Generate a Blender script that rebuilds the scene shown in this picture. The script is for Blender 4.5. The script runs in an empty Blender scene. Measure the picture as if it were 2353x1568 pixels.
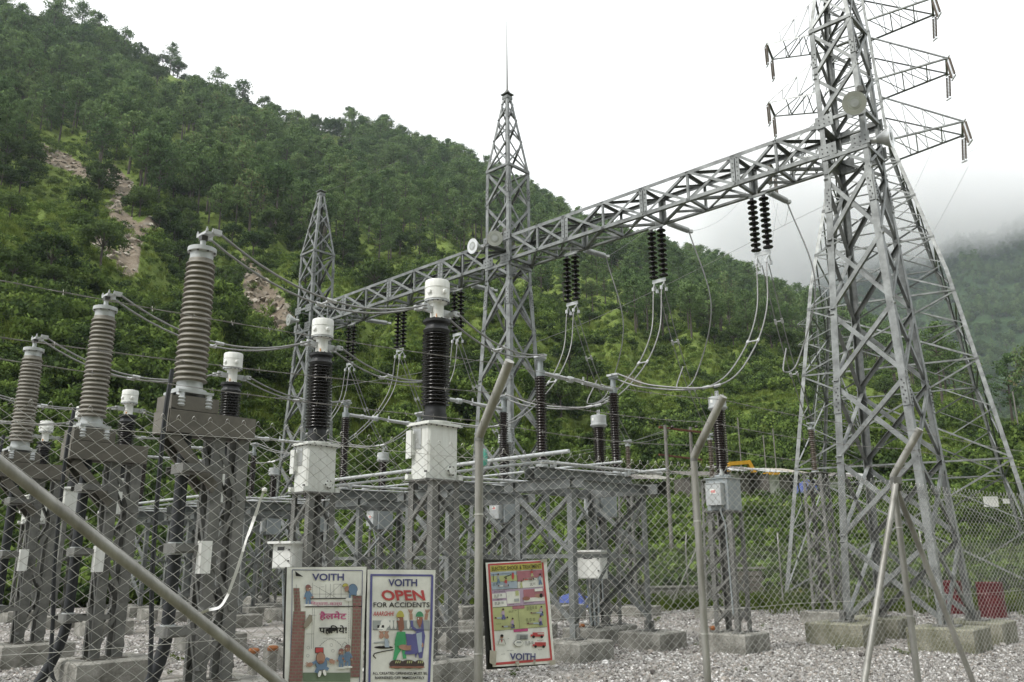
import bpy, math, random
import numpy as np
from mathutils import Vector, Matrix
random.seed(7); rng = np.random.default_rng(7)
S = bpy.context.scene; COL = S.collection
rad = math.radians

# ------------------------------------------------------------------ camera
CZ = 1.7; PITCH = rad(14.8); ROLL = rad(0.44); FPX = 1899.0; PW, PH = 2353.0, 1568.0
_r = np.array([1., 0, 0]); _f = np.array([0, math.cos(PITCH), math.sin(PITCH)]); _u = np.array([0, -math.sin(PITCH), math.cos(PITCH)])
_iu = _u * math.cos(ROLL) + _r * math.sin(ROLL); _ir = _r * math.cos(ROLL) - _u * math.sin(ROLL)
cam = bpy.data.cameras.new('camera'); co = bpy.data.objects.new('camera', cam); COL.objects.link(co)
co.matrix_world = Matrix(((_ir[0], _iu[0], -_f[0], 0), (_ir[1], _iu[1], -_f[1], 0), (_ir[2], _iu[2], -_f[2], CZ), (0, 0, 0, 1)))
cam.sensor_width = 36; cam.lens = 36 * FPX / PW; cam.clip_start = 0.05; cam.clip_end = 8000
S.camera = co

# ------------------------------------------------------------------ sky, sun, exposure
SUN_AZ, SUN_EL = rad(232), rad(52)          # azimuth measured clockwise from +Y: behind the camera, to the left
wd = bpy.data.worlds.new('World'); S.world = wd; wd.use_nodes = True
nt = wd.node_tree; nt.nodes.clear()
out = nt.nodes.new('ShaderNodeOutputWorld'); bg = nt.nodes.new('ShaderNodeBackground'); bg.inputs[1].default_value = 0.1
sky = nt.nodes.new('ShaderNodeTexSky'); sky.sky_type = 'NISHITA'; sky.sun_disc = False
sky.sun_elevation = SUN_EL; sky.sun_rotation = SUN_AZ; sky.air_density = 1.0; sky.dust_density = 2.0
tc = nt.nodes.new('ShaderNodeTexCoord'); nz = nt.nodes.new('ShaderNodeTexNoise'); nz.inputs['Scale'].default_value = 1.6
nz.inputs['Detail'].default_value = 6; nz.inputs['Roughness'].default_value = 0.55
mp = nt.nodes.new('ShaderNodeMapping'); mp.inputs['Scale'].default_value = (1, 1, 2.6)
cr = nt.nodes.new('ShaderNodeValToRGB'); cr.color_ramp.elements[0].position = 0.30; cr.color_ramp.elements[1].position = 0.52
cr.color_ramp.elements[0].color = (0.80, 0.80, 0.80, 1); cr.color_ramp.elements[1].color = (0.97, 0.97, 0.97, 1)
cl = nt.nodes.new('ShaderNodeMix'); cl.data_type = 'RGBA'; cl.inputs['B'].default_value = (7.7, 7.75, 7.75, 1)
nt.links.new(tc.outputs['Generated'], mp.inputs[0]); nt.links.new(mp.outputs[0], nz.inputs['Vector'])
nt.links.new(nz.outputs[0], cr.inputs[0]); nt.links.new(cr.outputs[0], cl.inputs['Factor'])
nt.links.new(sky.outputs[0], cl.inputs['A']); nt.links.new(cl.outputs['Result'], bg.inputs[0]); nt.links.new(bg.outputs[0], out.inputs[0])
sl = bpy.data.lights.new('sun', 'SUN'); sl.energy = 1.5; sl.angle = rad(12); sl.color = (1, 0.97, 0.92)
so = bpy.data.objects.new('sun', sl); COL.objects.link(so)
sd = Vector((math.sin(SUN_AZ) * math.cos(SUN_EL), math.cos(SUN_AZ) * math.cos(SUN_EL), math.sin(SUN_EL)))
so.rotation_euler = sd.to_track_quat('Z', 'Y').to_euler(); so.location = (0, -20, 40)
vs = S.view_settings; vs.view_transform = 'Standard'; vs.look = 'None'; vs.exposure = 1.0; vs.gamma = 1; vs.use_curve_mapping = False
S.cycles.use_denoising = True; S.cycles.max_bounces = 6; S.cycles.diffuse_bounces = 3; S.cycles.glossy_bounces = 2; S.cycles.transparent_max_bounces = 8
S.cycles.volume_bounces = 6; S.cycles.volume_max_steps = 64; S.cycles.volume_step_rate = 4

# ------------------------------------------------------------------ photo geometry helpers (pixel of the 2353 x 1568 view -> metres)
def ray(px, py): return _f + _ir * (px - PW / 2) / FPX + _iu * (PH / 2 - py) / FPX
CAMP = np.array([0, 0, CZ])
def at(px, py, Y):
    d = ray(px, py); return CAMP + d * Y / d[1]
def atz(px, py, z):
    d = ray(px, py); return CAMP + d * (z - CZ) / d[2]
def prj(p):
    v = np.asarray(p, float) - CAMP; k = v @ _f
    return PW / 2 + FPX * (v @ _ir) / k, PH / 2 - FPX * (v @ _iu) / k
FN = np.array([0.6, -0.8, 0.0]); FU = np.array([0.8, 0.6, 0.0])      # near fence: normal to the camera side, direction along
def fpt(px, py, off=0.0):
    d = ray(px, py); return CAMP + d * ((off + FN @ np.array([0, 4.98, 0]) - FN @ CAMP) / (FN @ d))

# ------------------------------------------------------------------ materials
def pm(name, col, rough=0.6, metal=0.0, var=0.0, scale=6.0, col2=None, bump=0.0, bscale=None, spec=0.5, coord='Object', stretch=None):
    m = bpy.data.materials.new(name); m.use_nodes = True; t = m.node_tree; b = t.nodes['Principled BSDF']
    b.inputs['Roughness'].default_value = rough; b.inputs['Metallic'].default_value = metal
    b.inputs['Specular IOR Level'].default_value = spec
    b.inputs['Base Color'].default_value = (*col, 1)
    if var or col2:
        tc = t.nodes.new('ShaderNodeTexCoord'); n = t.nodes.new('ShaderNodeTexNoise')
        n.inputs['Scale'].default_value = scale; n.inputs['Detail'].default_value = 6; n.inputs['Roughness'].default_value = 0.65
        src = tc.outputs[coord]
        if stretch:
            mpn = t.nodes.new('ShaderNodeMapping'); mpn.inputs['Scale'].default_value = stretch
            t.links.new(src, mpn.inputs[0]); src = mpn.outputs[0]
        t.links.new(src, n.inputs['Vector'])
        r = t.nodes.new('ShaderNodeValToRGB'); r.color_ramp.elements[0].position = 0.32; r.color_ramp.elements[1].position = 0.68
        a = col; c2 = col2 if col2 else tuple(min(1, x * (1 + var)) for x in col)
        if not col2: a = tuple(x * (1 - var) for x in col)
        r.color_ramp.elements[0].color = (*a, 1); r.color_ramp.elements[1].color = (*c2, 1)
        t.links.new(n.outputs[0], r.inputs[0]); t.links.new(r.outputs[0], b.inputs['Base Color'])
        if bump:
            n2 = t.nodes.new('ShaderNodeTexNoise'); n2.inputs['Scale'].default_value = bscale or scale * 4; n2.inputs['Detail'].default_value = 5
            t.links.new(src, n2.inputs['Vector'])
            bp = t.nodes.new('ShaderNodeBump'); bp.inputs['Strength'].default_value = bump; bp.inputs['Distance'].default_value = 0.05
            t.links.new(n2.outputs[0], bp.inputs['Height']); t.links.new(bp.outputs[0], b.inputs['Normal'])
    return m
M = {}
M['steel'] = pm('galvanised_steel', (.21, .22, .215), .48, .55, .42, 3.0)
M['steel2'] = pm('weathered_galvanised_steel', (.105, .105, .098), .6, .25, .3, 5, col2=(.215, .215, .20))
M['channel'] = pm('dull_grey_channel', (.135, .125, .105), .6, .2, .25, 4)
M['bolt'] = pm('dark_bolt', (.09, .09, .09), .6, .5)
M['wire'] = pm('galvanised_wire', (.52, .515, .49), .5, .15, .3, 9)
M['barb'] = pm('barbed_wire_steel', (.21, .20, .19), .5, .4, .3, 20)
M['pipe'] = pm('galvanised_pipe', (.17, .165, .145), .5, .3, 0, 6, col2=(.41, .405, .38), bump=.1, stretch=(1, 1, .25))
M['cond'] = pm('aluminium_conductor', (.25, .25, .245), .5, .3, .15, 14)
M['alum'] = pm('bright_aluminium', (.50, .51, .51), .4, .3, .15, 10)
M['white'] = pm('off_white_enamel', (.70, .705, .67), .38, 0, 0, 3, col2=(.83, .84, .81), stretch=(5, 5, .8))
M['tank'] = pm('light_grey_enamel', (.60, .605, .56), .4, 0, 0, 2.2, col2=(.76, .78, .745), stretch=(5, 5, .8))
M['grey'] = pm('grey_enamel', (.30, .33, .34), .45, .1, .1, 4)
M['lgrey'] = pm('pale_grey_metal', (.45, .47, .47), .45, .2, .12, 5)
M['black_porc'] = pm('black_porcelain', (.016, .014, .014), .25, 0, .3, 6)
M['brown_porc'] = pm('dark_brown_porcelain', (.026, .017, .015), .25, 0, .25, 6)
M['taupe_porc'] = pm('taupe_polymer', (.235, .220, .188), .55, 0, .18, 5)
M['grey_porc'] = pm('grey_brown_porcelain', (.14, .11, .085), .4, 0, .2, 6)
M['dark'] = pm('dark_iron', (.035, .036, .038), .5, .3)
M['cable'] = pm('black_cable_sheath', (.013, .015, .018), .5)
M['orange'] = pm('orange_label', (.75, .28, .02), .5)
M['plate'] = pm('name_plate', (.42, .43, .42), .35, .5, .1, 30)
M['red'] = pm('red_print', (.62, .05, .05), .5)
M['conc'] = pm('weathered_concrete', (.10, .097, .08), .9, 0, 0, 3.2, col2=(.37, .36, .325), bump=.5, bscale=30)
M['conc2'] = pm('mossy_concrete', (.075, .08, .035), .9, 0, 0, 2.8, col2=(.31, .30, .24), bump=.5, bscale=30)
M['rust'] = pm('rusty_orange_cap', (.24, .09, .03), .85, 0, .4, 14)
M['rustd'] = pm('dull_rust', (.16, .06, .035), .85, 0, .3, 10)
M['glass'] = pm('lamp_glass', (.36, .38, .35), .12, 0, .1, 5, spec=.8)
M['reflect'] = pm('lamp_reflector', (.62, .63, .62), .3, .6, .1, 5)
M['drum'] = pm('faded_red_drum', (.115, .009, .012), .5, .1, .3, 4)
M['tarp'] = pm('blue_tarpaulin', (.035, .06, .22), .6, 0, .4, 8)
M['tarp2'] = pm('faded_tarpaulin', (.30, .27, .22), .7, 0, .3, 5)
M['tin'] = pm('corrugated_tin', (.30, .30, .29), .5, .4, 0, 1.5, col2=(.55, .55, .53))
M['plank'] = pm('grey_boards', (.12, .11, .10), .9, 0, .4, 2.5)
M['redroof'] = pm('red_roof_sheet', (.17, .045, .04), .6, .1, .2, 3)
M['yellow'] = pm('excavator_yellow', (.62, .33, .02), .5, 0, .15, 4)
M['teal'] = pm('teal_plastic', (.11, .42, .32), .5)
M['strip'] = pm('white_plastic_strip', (.72, .72, .70), .5, 0, .08, 20)
M['wood'] = pm('weathered_pole', (.19, .18, .165), .85, 0, .25, 3)
M['stone'] = pm('dry_stone', (.16, .145, .125), .95, 0, .4, 3, bump=.6)

def leafmat(name, c1, c2, c3=None, trans=.25):
    m = bpy.data.materials.new(name); m.use_nodes = True; t = m.node_tree; t.nodes.clear()
    o = t.nodes.new('ShaderNodeOutputMaterial'); d = t.nodes.new('ShaderNodeBsdfDiffuse'); tr = t.nodes.new('ShaderNodeBsdfTranslucent')
    mx = t.nodes.new('ShaderNodeMixShader'); mx.inputs[0].default_value = trans
    oi = t.nodes.new('ShaderNodeObjectInfo'); rp = t.nodes.new('ShaderNodeValToRGB')
    g = t.nodes.new('ShaderNodeNewGeometry')
    e = rp.color_ramp.elements; e[0].color = (*c1, 1); e[1].color = (*c2, 1)
    if c3: x = e.new(.93); x.color = (*c2, 1); e[2].color = (*c3, 1)
    ad = t.nodes.new('ShaderNodeMath'); ad.operation = 'MULTIPLY_ADD'; ad.inputs[1].default_value = .35; ad.use_clamp = True
    sb = t.nodes.new('ShaderNodeMath'); sb.operation = 'MULTIPLY'; sb.inputs[1].default_value = .68
    t.links.new(oi.outputs['Random'], sb.inputs[0]); t.links.new(g.outputs['Random Per Island'], ad.inputs[0]); t.links.new(sb.outputs[0], ad.inputs[2])
    t.links.new(ad.outputs[0], rp.inputs[0])
    t.links.new(rp.outputs[0], d.inputs[0]); t.links.new(rp.outputs[0], tr.inputs[0])
    t.links.new(d.outputs[0], mx.inputs[1]); t.links.new(tr.outputs[0], mx.inputs[2]); t.links.new(mx.outputs[0], o.inputs[0])
    return m
M['pine'] = leafmat('pine_needles', (.064, .112, .046), (.165, .238, .092), (.21, .18, .10))
M['leaf'] = leafmat('broad_leaves', (.036, .064, .026), (.105, .150, .050))
M['bush'] = leafmat('undergrowth_leaves', (.060, .104, .028), (.185, .260, .066), (.24, .26, .09))
M['grass'] = leafmat('hill_grass', (.130, .178, .040), (.255, .318, .080), (.31, .30, .10))
M['bark'] = pm('pine_bark', (.075, .062, .052), .95, 0, .35, 3, stretch=(1, 1, .2))

# ------------------------------------------------------------------ mesh collector
def unit(v):
    v = np.asarray(v, float); return v / (np.linalg.norm(v) + 1e-12)
def perp(d):
    a = np.array([0, 0, 1.]) if abs(d[2]) < .9 else np.array([1., 0, 0])
    u = unit(np.cross(a, d)); return u, np.cross(d, u)
class G:
    def __init__(s): s.v = []; s.f = []; s.m = []; s.sm = []; s.mats = []
    def mi(s, mat):
        if mat not in s.mats: s.mats.append(mat)
        return s.mats.index(mat)
    def add(s, v, f, mat, smooth=False):
        o = len(s.v); k = s.mi(mat); s.v.extend([tuple(map(float, p)) for p in v])
        for q in f: s.f.append(tuple(i + o for i in q)); s.m.append(k); s.sm.append(smooth)
        return s
    def box(s, c, d, mat, R=None):
        x, y, z = [k / 2 for k in d]; v = np.array([(i * x, j * y, k * z) for i in (-1, 1) for j in (-1, 1) for k in (-1, 1)])
        if R is not None: v = v @ np.asarray(R).T
        v = v + np.asarray(c, float)
        return s.add(v, [(0, 1, 3, 2), (4, 6, 7, 5), (0, 4, 5, 1), (2, 3, 7, 6), (0, 2, 6, 4), (1, 5, 7, 3)], mat)
    def tube(s, pts, r, mat, n=8, cap=True, smooth=True):
        pts = [np.asarray(p, float) for p in pts]; K = len(pts)
        rr = r if isinstance(r, (list, tuple, np.ndarray)) else [r] * K
        v = []; f = []; u = None
        for i, p in enumerate(pts):
            d = unit((pts[min(i + 1, K - 1)] - pts[max(i - 1, 0)]))
            if u is None: u, w = perp(d)
            else:
                u = unit(u - d * (u @ d)); w = np.cross(d, u)
            for k in range(n):
                a = 2 * math.pi * k / n; v.append(p + rr[i] * (math.cos(a) * u + math.sin(a) * w))
        for i in range(K - 1):
            for k in range(n):
                a = i * n + k; b = i * n + (k + 1) % n; f.append((a, b, b + n, a + n))
        if cap: f.append(tuple(range(n))[::-1]); f.append(tuple((K - 1) * n + k for k in range(n)))
        return s.add(v, f, mat, smooth)
    def lathe(s, prof, mat, n=24, c=(0, 0, 0), R=None, smooth=True):
        v = []; f = []
        for r, z in prof:
            for k in range(n):
                a = 2 * math.pi * k / n; v.append((r * math.cos(a), r * math.sin(a), z))
        for i in range(len(prof) - 1):
            for k in range(n):
                a = i * n + k; b = i * n + (k + 1) % n; f.append((a, b, b + n, a + n))
        if prof[0][0] > 1e-4: f.append(tuple(range(n))[::-1])
        if prof[-1][0] > 1e-4: f.append(tuple((len(prof) - 1) * n + k for k in range(n)))
        v = np.array(v)
        if R is not None: v = v @ np.asarray(R).T
        v = v + np.asarray(c, float)
        return s.add(v, f, mat, smooth)
    def ext(s, prof, p0, p1, u, v, mat):
        p0 = np.asarray(p0, float); p1 = np.asarray(p1, float); n = len(prof)
        a = [p0 + u * x + v * y for x, y in prof] + [p1 + u * x + v * y for x, y in prof]
        f = [(i, (i + 1) % n, (i + 1) % n + n, i + n) for i in range(n)] + [tuple(range(n))[::-1], tuple(range(n, 2 * n))]
        return s.add(a, f, mat)
    def angle(s, p0, p1, u, v, w, mat, t=None):     # L section: flanges along u and v from the heel line p0-p1
        t = t or max(.006, w * .1)
        return s.ext([(0, 0), (w, 0), (w, t), (t, t), (t, w), (0, w)], p0, p1, unit(u), unit(v), mat)
    def chan(s, p0, p1, u, v, h, b, mat, t=.01):    # C section: web height h along u, flanges b along v
        return s.ext([(-h/2, 0), (h/2, 0), (h/2, b), (h/2 - t, b), (h/2 - t, t), (-h/2 + t, t), (-h/2 + t, b), (-h/2, b)], p0, p1, unit(u), unit(v), mat)
    def mesh(s, name):
        me = bpy.data.meshes.new(name); me.from_pydata(s.v, [], s.f); s.nrm = getattr(s, 'nrm', None)
        for k in s.mats: me.materials.append(M[k])
        me.polygons.foreach_set('material_index', s.m); me.polygons.foreach_set('use_smooth', s.sm); me.update()
        if s.nrm is None and any(s.sm) and not any('porc' in k for k in s.mats): me.set_sharp_from_angle(angle=rad(38))
        if s.nrm is not None: me.normals_split_custom_set_from_vertices(s.nrm)
        return me

def link(name, data, parent=None, loc=(0, 0, 0), rot=(0, 0, 0), **props):
    o = bpy.data.objects.new(name, data); COL.objects.link(o); o.parent = parent
    o.location = [float(x) for x in loc]; o.rotation_euler = rot
    for k, v in props.items(): o[k] = v
    return o
def thing(name, label, cat, loc=(0, 0, 0), rz=0, group=None, data=None):
    o = link(name, data, None, loc, (0, 0, rz), label=label, category=cat)
    if group: o['group'] = group
    return o
class Kit:                                            # parts of a thing, built once and copied with shared meshes
    def __init__(s): s.p = []
    def part(s, name, g, parent=None, kind=None, label=None):
        s.p.append((name, g.mesh(name) if isinstance(g, G) else g, parent, kind, label)); return len(s.p) - 1
    def spawn(s, name, label, cat, loc, rz=0, group=None):
        t = thing(name, label, cat, loc, rz, group); made = []
        for n, me, pa, kind, lb in s.p:
            o = link(n, me, t if pa is None else made[pa]); made.append(o)
            if kind: o['kind'] = kind
            if lb: o['label'] = lb
        return t
def cat_rom(P, n=10):
    P = [np.asarray(p, float) for p in P]; P = [2 * P[0] - P[1]] + P + [2 * P[-1] - P[-2]]; o = []
    for i in range(1, len(P) - 2):
        for k in range(n):
            t = k / n; a, b, c, d = P[i-1:i+3]
            o.append(.5 * (2*b + (c-a)*t + (2*a-5*b+4*c-d)*t*t + (3*b-a-3*c+d)*t**3))
    o.append(P[-2]); return o

# ------------------------------------------------------------------ yard layout
YA = rad(47.3); EX = np.array([math.cos(YA), math.sin(YA), 0]); EY = np.array([-math.sin(YA), math.cos(YA), 0])
COLUMNS = [np.array([8.1, 17.8, 0]), np.array([-.1, 25.3, 0]), np.array([-8.2, 32.9, 0])]
BAY = np.array([-8.5, 8.1, 0])

# ------------------------------------------------------------------ lettering: outlines turned into flat meshes once, fitted later
TEXTS = {('VOITH', .026), ('OPEN', .030), ('FOR ACCIDENTS', .012), ('AAARGHH!', .016), ('ALL CREATED OPENINGS MUST BE', .018), ('BARRIERED OFF IMMEDIATELY', .018),
         ('िनर्माण-कार्य', .0), ('हैलमेट', .020), ('पहिनये!', .022), ('ELECTRIC SHOCK & TREATMENT', .012), ('ABB', .03), ('P2', .02), ('Fire Brigade', 0.), ('Police', 0.), ('EFFECTS OF SHOCK', .0), ('TREATMENT', 0.)}
TXT = {}
_tmp = []
for body, bold in sorted(TEXTS):
    c = bpy.data.curves.new('lettering', 'FONT'); c.body = body; c.size = 1; c.offset = bold; c.resolution_u = 3
    o = bpy.data.objects.new('lettering', c); COL.objects.link(o); _tmp.append((body, o, c))
_dg = bpy.context.evaluated_depsgraph_get()
for body, o, c in _tmp:
    me = bpy.data.meshes.new_from_object(o.evaluated_get(_dg))
    v = np.array([p.co[:2] for p in me.vertices]); f = [tuple(p.vertices) for p in me.polygons]
    mn, mx = v.min(0), v.max(0); TXT[body] = ((v - mn) / (mx - mn), f); bpy.data.meshes.remove(me)
for body, o, c in _tmp: bpy.data.objects.remove(o); bpy.data.curves.remove(c)
def put_text(g, body, mat, P, x0, y0, x1, y1, slant=0.0):
    """lettering fitted to the box x0..x1, y0 (top)..y1 (bottom) of the sheet, P maps sheet to metres"""
    v, f = TXT[body]; pts = [P(x0 + (x1-x0)*a + slant*(b-.5)*(y1-y0), y1 + (y0-y1)*b) for a, b in v]; g.add(pts, f, mat)

# ================================================================== terrain
def vnoise(x, y, seed=0):
    xi = np.floor(x).astype(np.int64); yi = np.floor(y).astype(np.int64); fx = x - xi; fy = y - yi
    def h(a, b):
        n = (a * 374761393 + b * 668265263 + seed * 974711) & 0x7fffffff; n = ((n ^ (n >> 13)) * 1274126177) & 0x7fffffff
        return ((n ^ (n >> 16)) & 0xffff) / 65535.0
    sx = fx * fx * (3 - 2 * fx); sy = fy * fy * (3 - 2 * fy)
    return (h(xi, yi) * (1 - sx) + h(xi + 1, yi) * sx) * (1 - sy) + (h(xi, yi + 1) * (1 - sx) + h(xi + 1, yi + 1) * sx) * sy
def fbm(x, y, s, o=4, seed=0):
    r = 0; a = 1.0
    for i in range(o): r = r + a * (vnoise(x / s, y / s, seed + i) - .5); s = s / 2.1; a *= .5
    return r
RIDGE = [(-700, -190), (-300, -70), (0, 38), (130, 68), (250, 108), (370, 152), (440, 192), (520, 214), (600, 252), (680, 286), (750, 302), (860, 338), (930, 360),
         (1000, 385), (1100, 432), (1200, 474), (1300, 526), (1400, 568), (1471, 594), (1544, 608), (1621, 638), (1713, 678), (1766, 702), (1842, 736),
         (1900, 765), (1980, 805), (2066, 826), (2155, 886), (2211, 918), (2263, 942), (2353, 985), (2500, 1040), (2900, 1120), (3400, 1150)]
_ra = []; _re = []; _rd = []
for px, py in RIDGE:
    d = ray(px, py); _ra.append(math.atan2(d[0], d[1])); _re.append(d[2] / math.hypot(d[0], d[1]))
    _rd.append(np.interp(px, [-700, 0, 600, 1200, 1500, 1800, 2100, 2353, 2900], [360, 400, 440, 430, 420, 430, 370, 310, 250]))
def sstep(x, a, b):
    t = np.clip((x - a) / (b - a), 0, 1); return t * t * (3 - 2 * t)
def terrain(x, y):
    x = np.asarray(x, float); y = np.asarray(y, float)
    az = np.arctan2(x, y); d = np.hypot(x, y)
    d1 = np.interp(az, _ra, _rd); zr = CZ + d1 * np.interp(az, _ra, _re)
    d0 = 38.0 + 3.0 * fbm(x, y, 14, 2, 3)
    t = np.clip((d - d0) / (d1 - d0), 0, 1)
    za = zr * (.72 * t + .28 * t * t)
    bank = np.interp(d, [36, 40, 53, 57, 76, 90], [0, .4, 4.5, 5.0, 5.4, 9.5])
    zb = bank + (zr - 9.5) * np.clip((d - 90) / (d1 - 90), 0, 1) * (d > 90)
    w = sstep(az, rad(-2), rad(6))
    z = za * (1 - w) + zb * w
    terr = sstep(az, rad(1), rad(5)) * sstep(d, 40, 54) * (1 - sstep(d, 76, 90))
    amp = sstep(d, 38, 75) * (1 - terr)
    edge = 1 - .55 * sstep(t, .8, 1)
    z = z + amp * edge * (9.0 * fbm(x, y, 70, 4, 11) + 7 * fbm(az * 200, d * .12, 9, 3, 5)) + sstep(d, 40, 46) * .7 * fbm(x, y, 4, 2, 21)
    z = np.where(d > d1, z - (d - d1) * .55, z)
    return z - .35 * (1 - sstep(d, 37, 41))
SCARS = [((92, 350), (150, 372), 16), ((150, 372), (205, 402), 13), ((250, 398), (292, 440), 20), ((292, 440), (262, 482), 18), ((262, 482), (305, 520), 12),
         ((345, 515), (300, 562), 16), ((300, 562), (292, 612), 24), ((215, 545), (250, 585), 13), ((585, 648), (610, 690), 24), ((610, 690), (645, 735), 30),
         ((575, 700), (690, 760), 26), ((600, 640), (560, 600), 9), ((60, 1240), (10, 1330), 30), ((1190, 880), (1230, 960), 10), ((1170, 800), (1180, 850), 9),
         ((420, 860), (460, 930), 12), ((1560, 622), (1572, 632), 7), ((1440, 870), (1470, 880), 6), ((740, 1110), (760, 1130), 10)]
def proj_np(x, y, z):
    vx, vy, vz = x, y, z - CZ
    k = vx * _f[0] + vy * _f[1] + vz * _f[2]
    return PW/2 + FPX * (vx*_ir[0] + vy*_ir[1] + vz*_ir[2]) / k, PH/2 - FPX * (vx*_iu[0] + vy*_iu[1] + vz*_iu[2]) / k
def soil_mask(x, y, z):
    return soil_px(*proj_np(x, y, z))
def soil_px(px, py):
    px = np.asarray(px, float); m = np.zeros_like(px)
    for (ax, ay), (bx, by), r in SCARS:
        t = np.clip(((px-ax)*(bx-ax) + (py-ay)*(by-ay)) / ((bx-ax)**2 + (by-ay)**2), 0, 1)
        q = np.hypot(px - ax - t*(bx-ax), py - ay - t*(by-ay)); m = np.maximum(m, 1 - sstep(q, r*.55, r*1.5))
    return m

def ground_mat(name, kind):
    m = bpy.data.materials.new(name); m.use_nodes = True; t = m.node_tree; b = t.nodes['Principled BSDF']; b.inputs['Roughness'].default_value = .95
    b.inputs['Specular IOR Level'].default_value = .1
    tc = t.nodes.new('ShaderNodeTexCoord')
    def noise(s, d=6, r=.6):
        n = t.nodes.new('ShaderNodeTexNoise'); n.inputs['Scale'].default_value = s; n.inputs['Detail'].default_value = d; n.inputs['Roughness'].default_value = r
        t.links.new(tc.outputs['Object'], n.inputs['Vector']); return n.outputs[0]
    def ramp(src, stops):
        r = t.nodes.new('ShaderNodeValToRGB'); e = r.color_ramp.elements; e[0].position, e[0].color = stops[0][0], (*stops[0][1], 1)
        e[1].position, e[1].color = stops[-1][0], (*stops[-1][1], 1)
        for p, c in stops[1:-1]: q = e.new(p); q.color = (*c, 1)
        t.links.new(src, r.inputs[0]); return r.outputs[0]
    def mix(f, a, bb):
        n = t.nodes.new('ShaderNodeMix'); n.data_type = 'RGBA'; t.links.new(f, n.inputs['Factor'])
        t.links.new(a, n.inputs['A']); t.links.new(bb, n.inputs['B']); return n.outputs['Result']
    def bump(src, st, dist):
        n = t.nodes.new('ShaderNodeBump'); n.inputs['Strength'].default_value = st; n.inputs['Distance'].default_value = dist
        t.links.new(src, n.inputs['Height']); t.links.new(n.outputs[0], b.inputs['Normal'])
    if kind == 'hill':
        g = ramp(noise(.5, 8, .7), [(.3, (.084, .128, .028)), (.5, (.150, .208, .046)), (.7, (.222, .272, .078))])
        s = ramp(noise(.35, 8, .75), [(.3, (.15, .115, .08)), (.55, (.28, .235, .18)), (.75, (.42, .385, .33))])
        at_ = t.nodes.new('ShaderNodeAttribute'); at_.attribute_name = 'soil'
        ad = t.nodes.new('ShaderNodeMath'); ad.operation = 'ADD'; t.links.new(at_.outputs['Fac'], ad.inputs[0]); t.links.new(noise(.25, 6, .7), ad.inputs[1])
        f = ramp(ad.outputs[0], [(.78, (0, 0, 0)), (1.0, (1, 1, 1))])
        t.links.new(mix(f, g, s), b.inputs['Base Color']); bump(noise(1.2, 8, .75), 1.0, .6)
    elif kind == 'far':
        g = ramp(noise(.06, 8, .7), [(.3, (.022, .045, .020)), (.55, (.045, .080, .030)), (.75, (.08, .11, .04))])
        t.links.new(g, b.inputs['Base Color']); bump(noise(.09, 8, .7), 1.0, 6)
    elif kind == 'gravel':
        v = t.nodes.new('ShaderNodeTexVoronoi'); v.inputs['Scale'].default_value = 24; t.links.new(tc.outputs['Object'], v.inputs['Vector'])
        bw = t.nodes.new('ShaderNodeRGBToBW'); t.links.new(v.outputs['Color'], bw.inputs[0])
        g = ramp(bw.outputs[0], [(.15, (.17, .155, .14)), (.5, (.33, .315, .30)), (.85, (.56, .54, .52))])
        d = ramp(noise(.7, 5, .6), [(.35, (0, 0, 0)), (.62, (1, 1, 1))])
        e = ramp(noise(9, 6, .7), [(.3, (.13, .12, .10)), (.7, (.27, .25, .22))])
        t.links.new(mix(d, e, g), b.inputs['Base Color'])
        bump(v.outputs['Distance'], .9, -.03)
    else:
        g = ramp(noise(.35, 6, .6), [(.35, (.075, .10, .03)), (.55, (.16, .14, .09)), (.7, (.24, .215, .175))])
        t.links.new(g, b.inputs['Base Color']); bump(noise(8, 6, .7), .6, .05)
    return m
M['hill'] = ground_mat('hillside_ground', 'hill'); M['far'] = ground_mat('far_forest_cover', 'far')
M['gravel'] = ground_mat('gravel_bed', 'gravel'); M['earth'] = ground_mat('bare_earth', 'earth')

def grid_mesh(name, X, Y, Z, mat, attr=None):
    r, c = X.shape; v = np.stack([X, Y, Z], -1).reshape(-1, 3)
    i = np.arange(r * c).reshape(r, c); f = np.stack([i[:-1, :-1], i[:-1, 1:], i[1:, 1:], i[1:, :-1]], -1).reshape(-1, 4)
    me = bpy.data.meshes.new(name); me.from_pydata(v.tolist(), [], f.tolist()); me.materials.append(M[mat])
    me.polygons.foreach_set('use_smooth', np.ones(len(f), bool))
    if attr is not None:
        a = me.attributes.new('soil', 'FLOAT', 'POINT'); a.data.foreach_set('value', attr.ravel().astype(np.float32))
    me.update(); return me
AZ, DD = np.meshgrid(np.radians(np.linspace(-52, 50, 400)), np.concatenate([np.linspace(35, 90, 60), 90 * (620 / 90) ** np.linspace(.012, 1, 130)]), indexing='ij')
HX, HY = np.sin(AZ) * DD, np.cos(AZ) * DD; HZ = terrain(HX, HY)
link('hillside', grid_mesh('hillside', HX, HY, HZ, 'hill', soil_mask(HX, HY, HZ)), kind='structure')
def far_z(x, y):
    az = np.degrees(np.arctan2(x, y)); d = np.hypot(x, y)
    top = np.interp(az, [4, 12, 18, 24, 31, 40, 55], [380, 420, 460, 520, 540, 545, 520])
    t = np.clip((d - 620) / 900, 0, 1)
    z = top * (.25 * t + .75 * t ** .9) + 60 * sstep(t, 0, .2) * fbm(x, y, 260, 5, 31) + 30 * sstep(t, 0, .2) * fbm(az * 14, d * .05, 30, 3, 8)
    return z - 3
AZ, DD = np.meshgrid(np.radians(np.linspace(0, 58, 150)), np.linspace(600, 1700, 110), indexing='ij')
FX, FY = np.sin(AZ) * DD, np.cos(AZ) * DD
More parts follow.
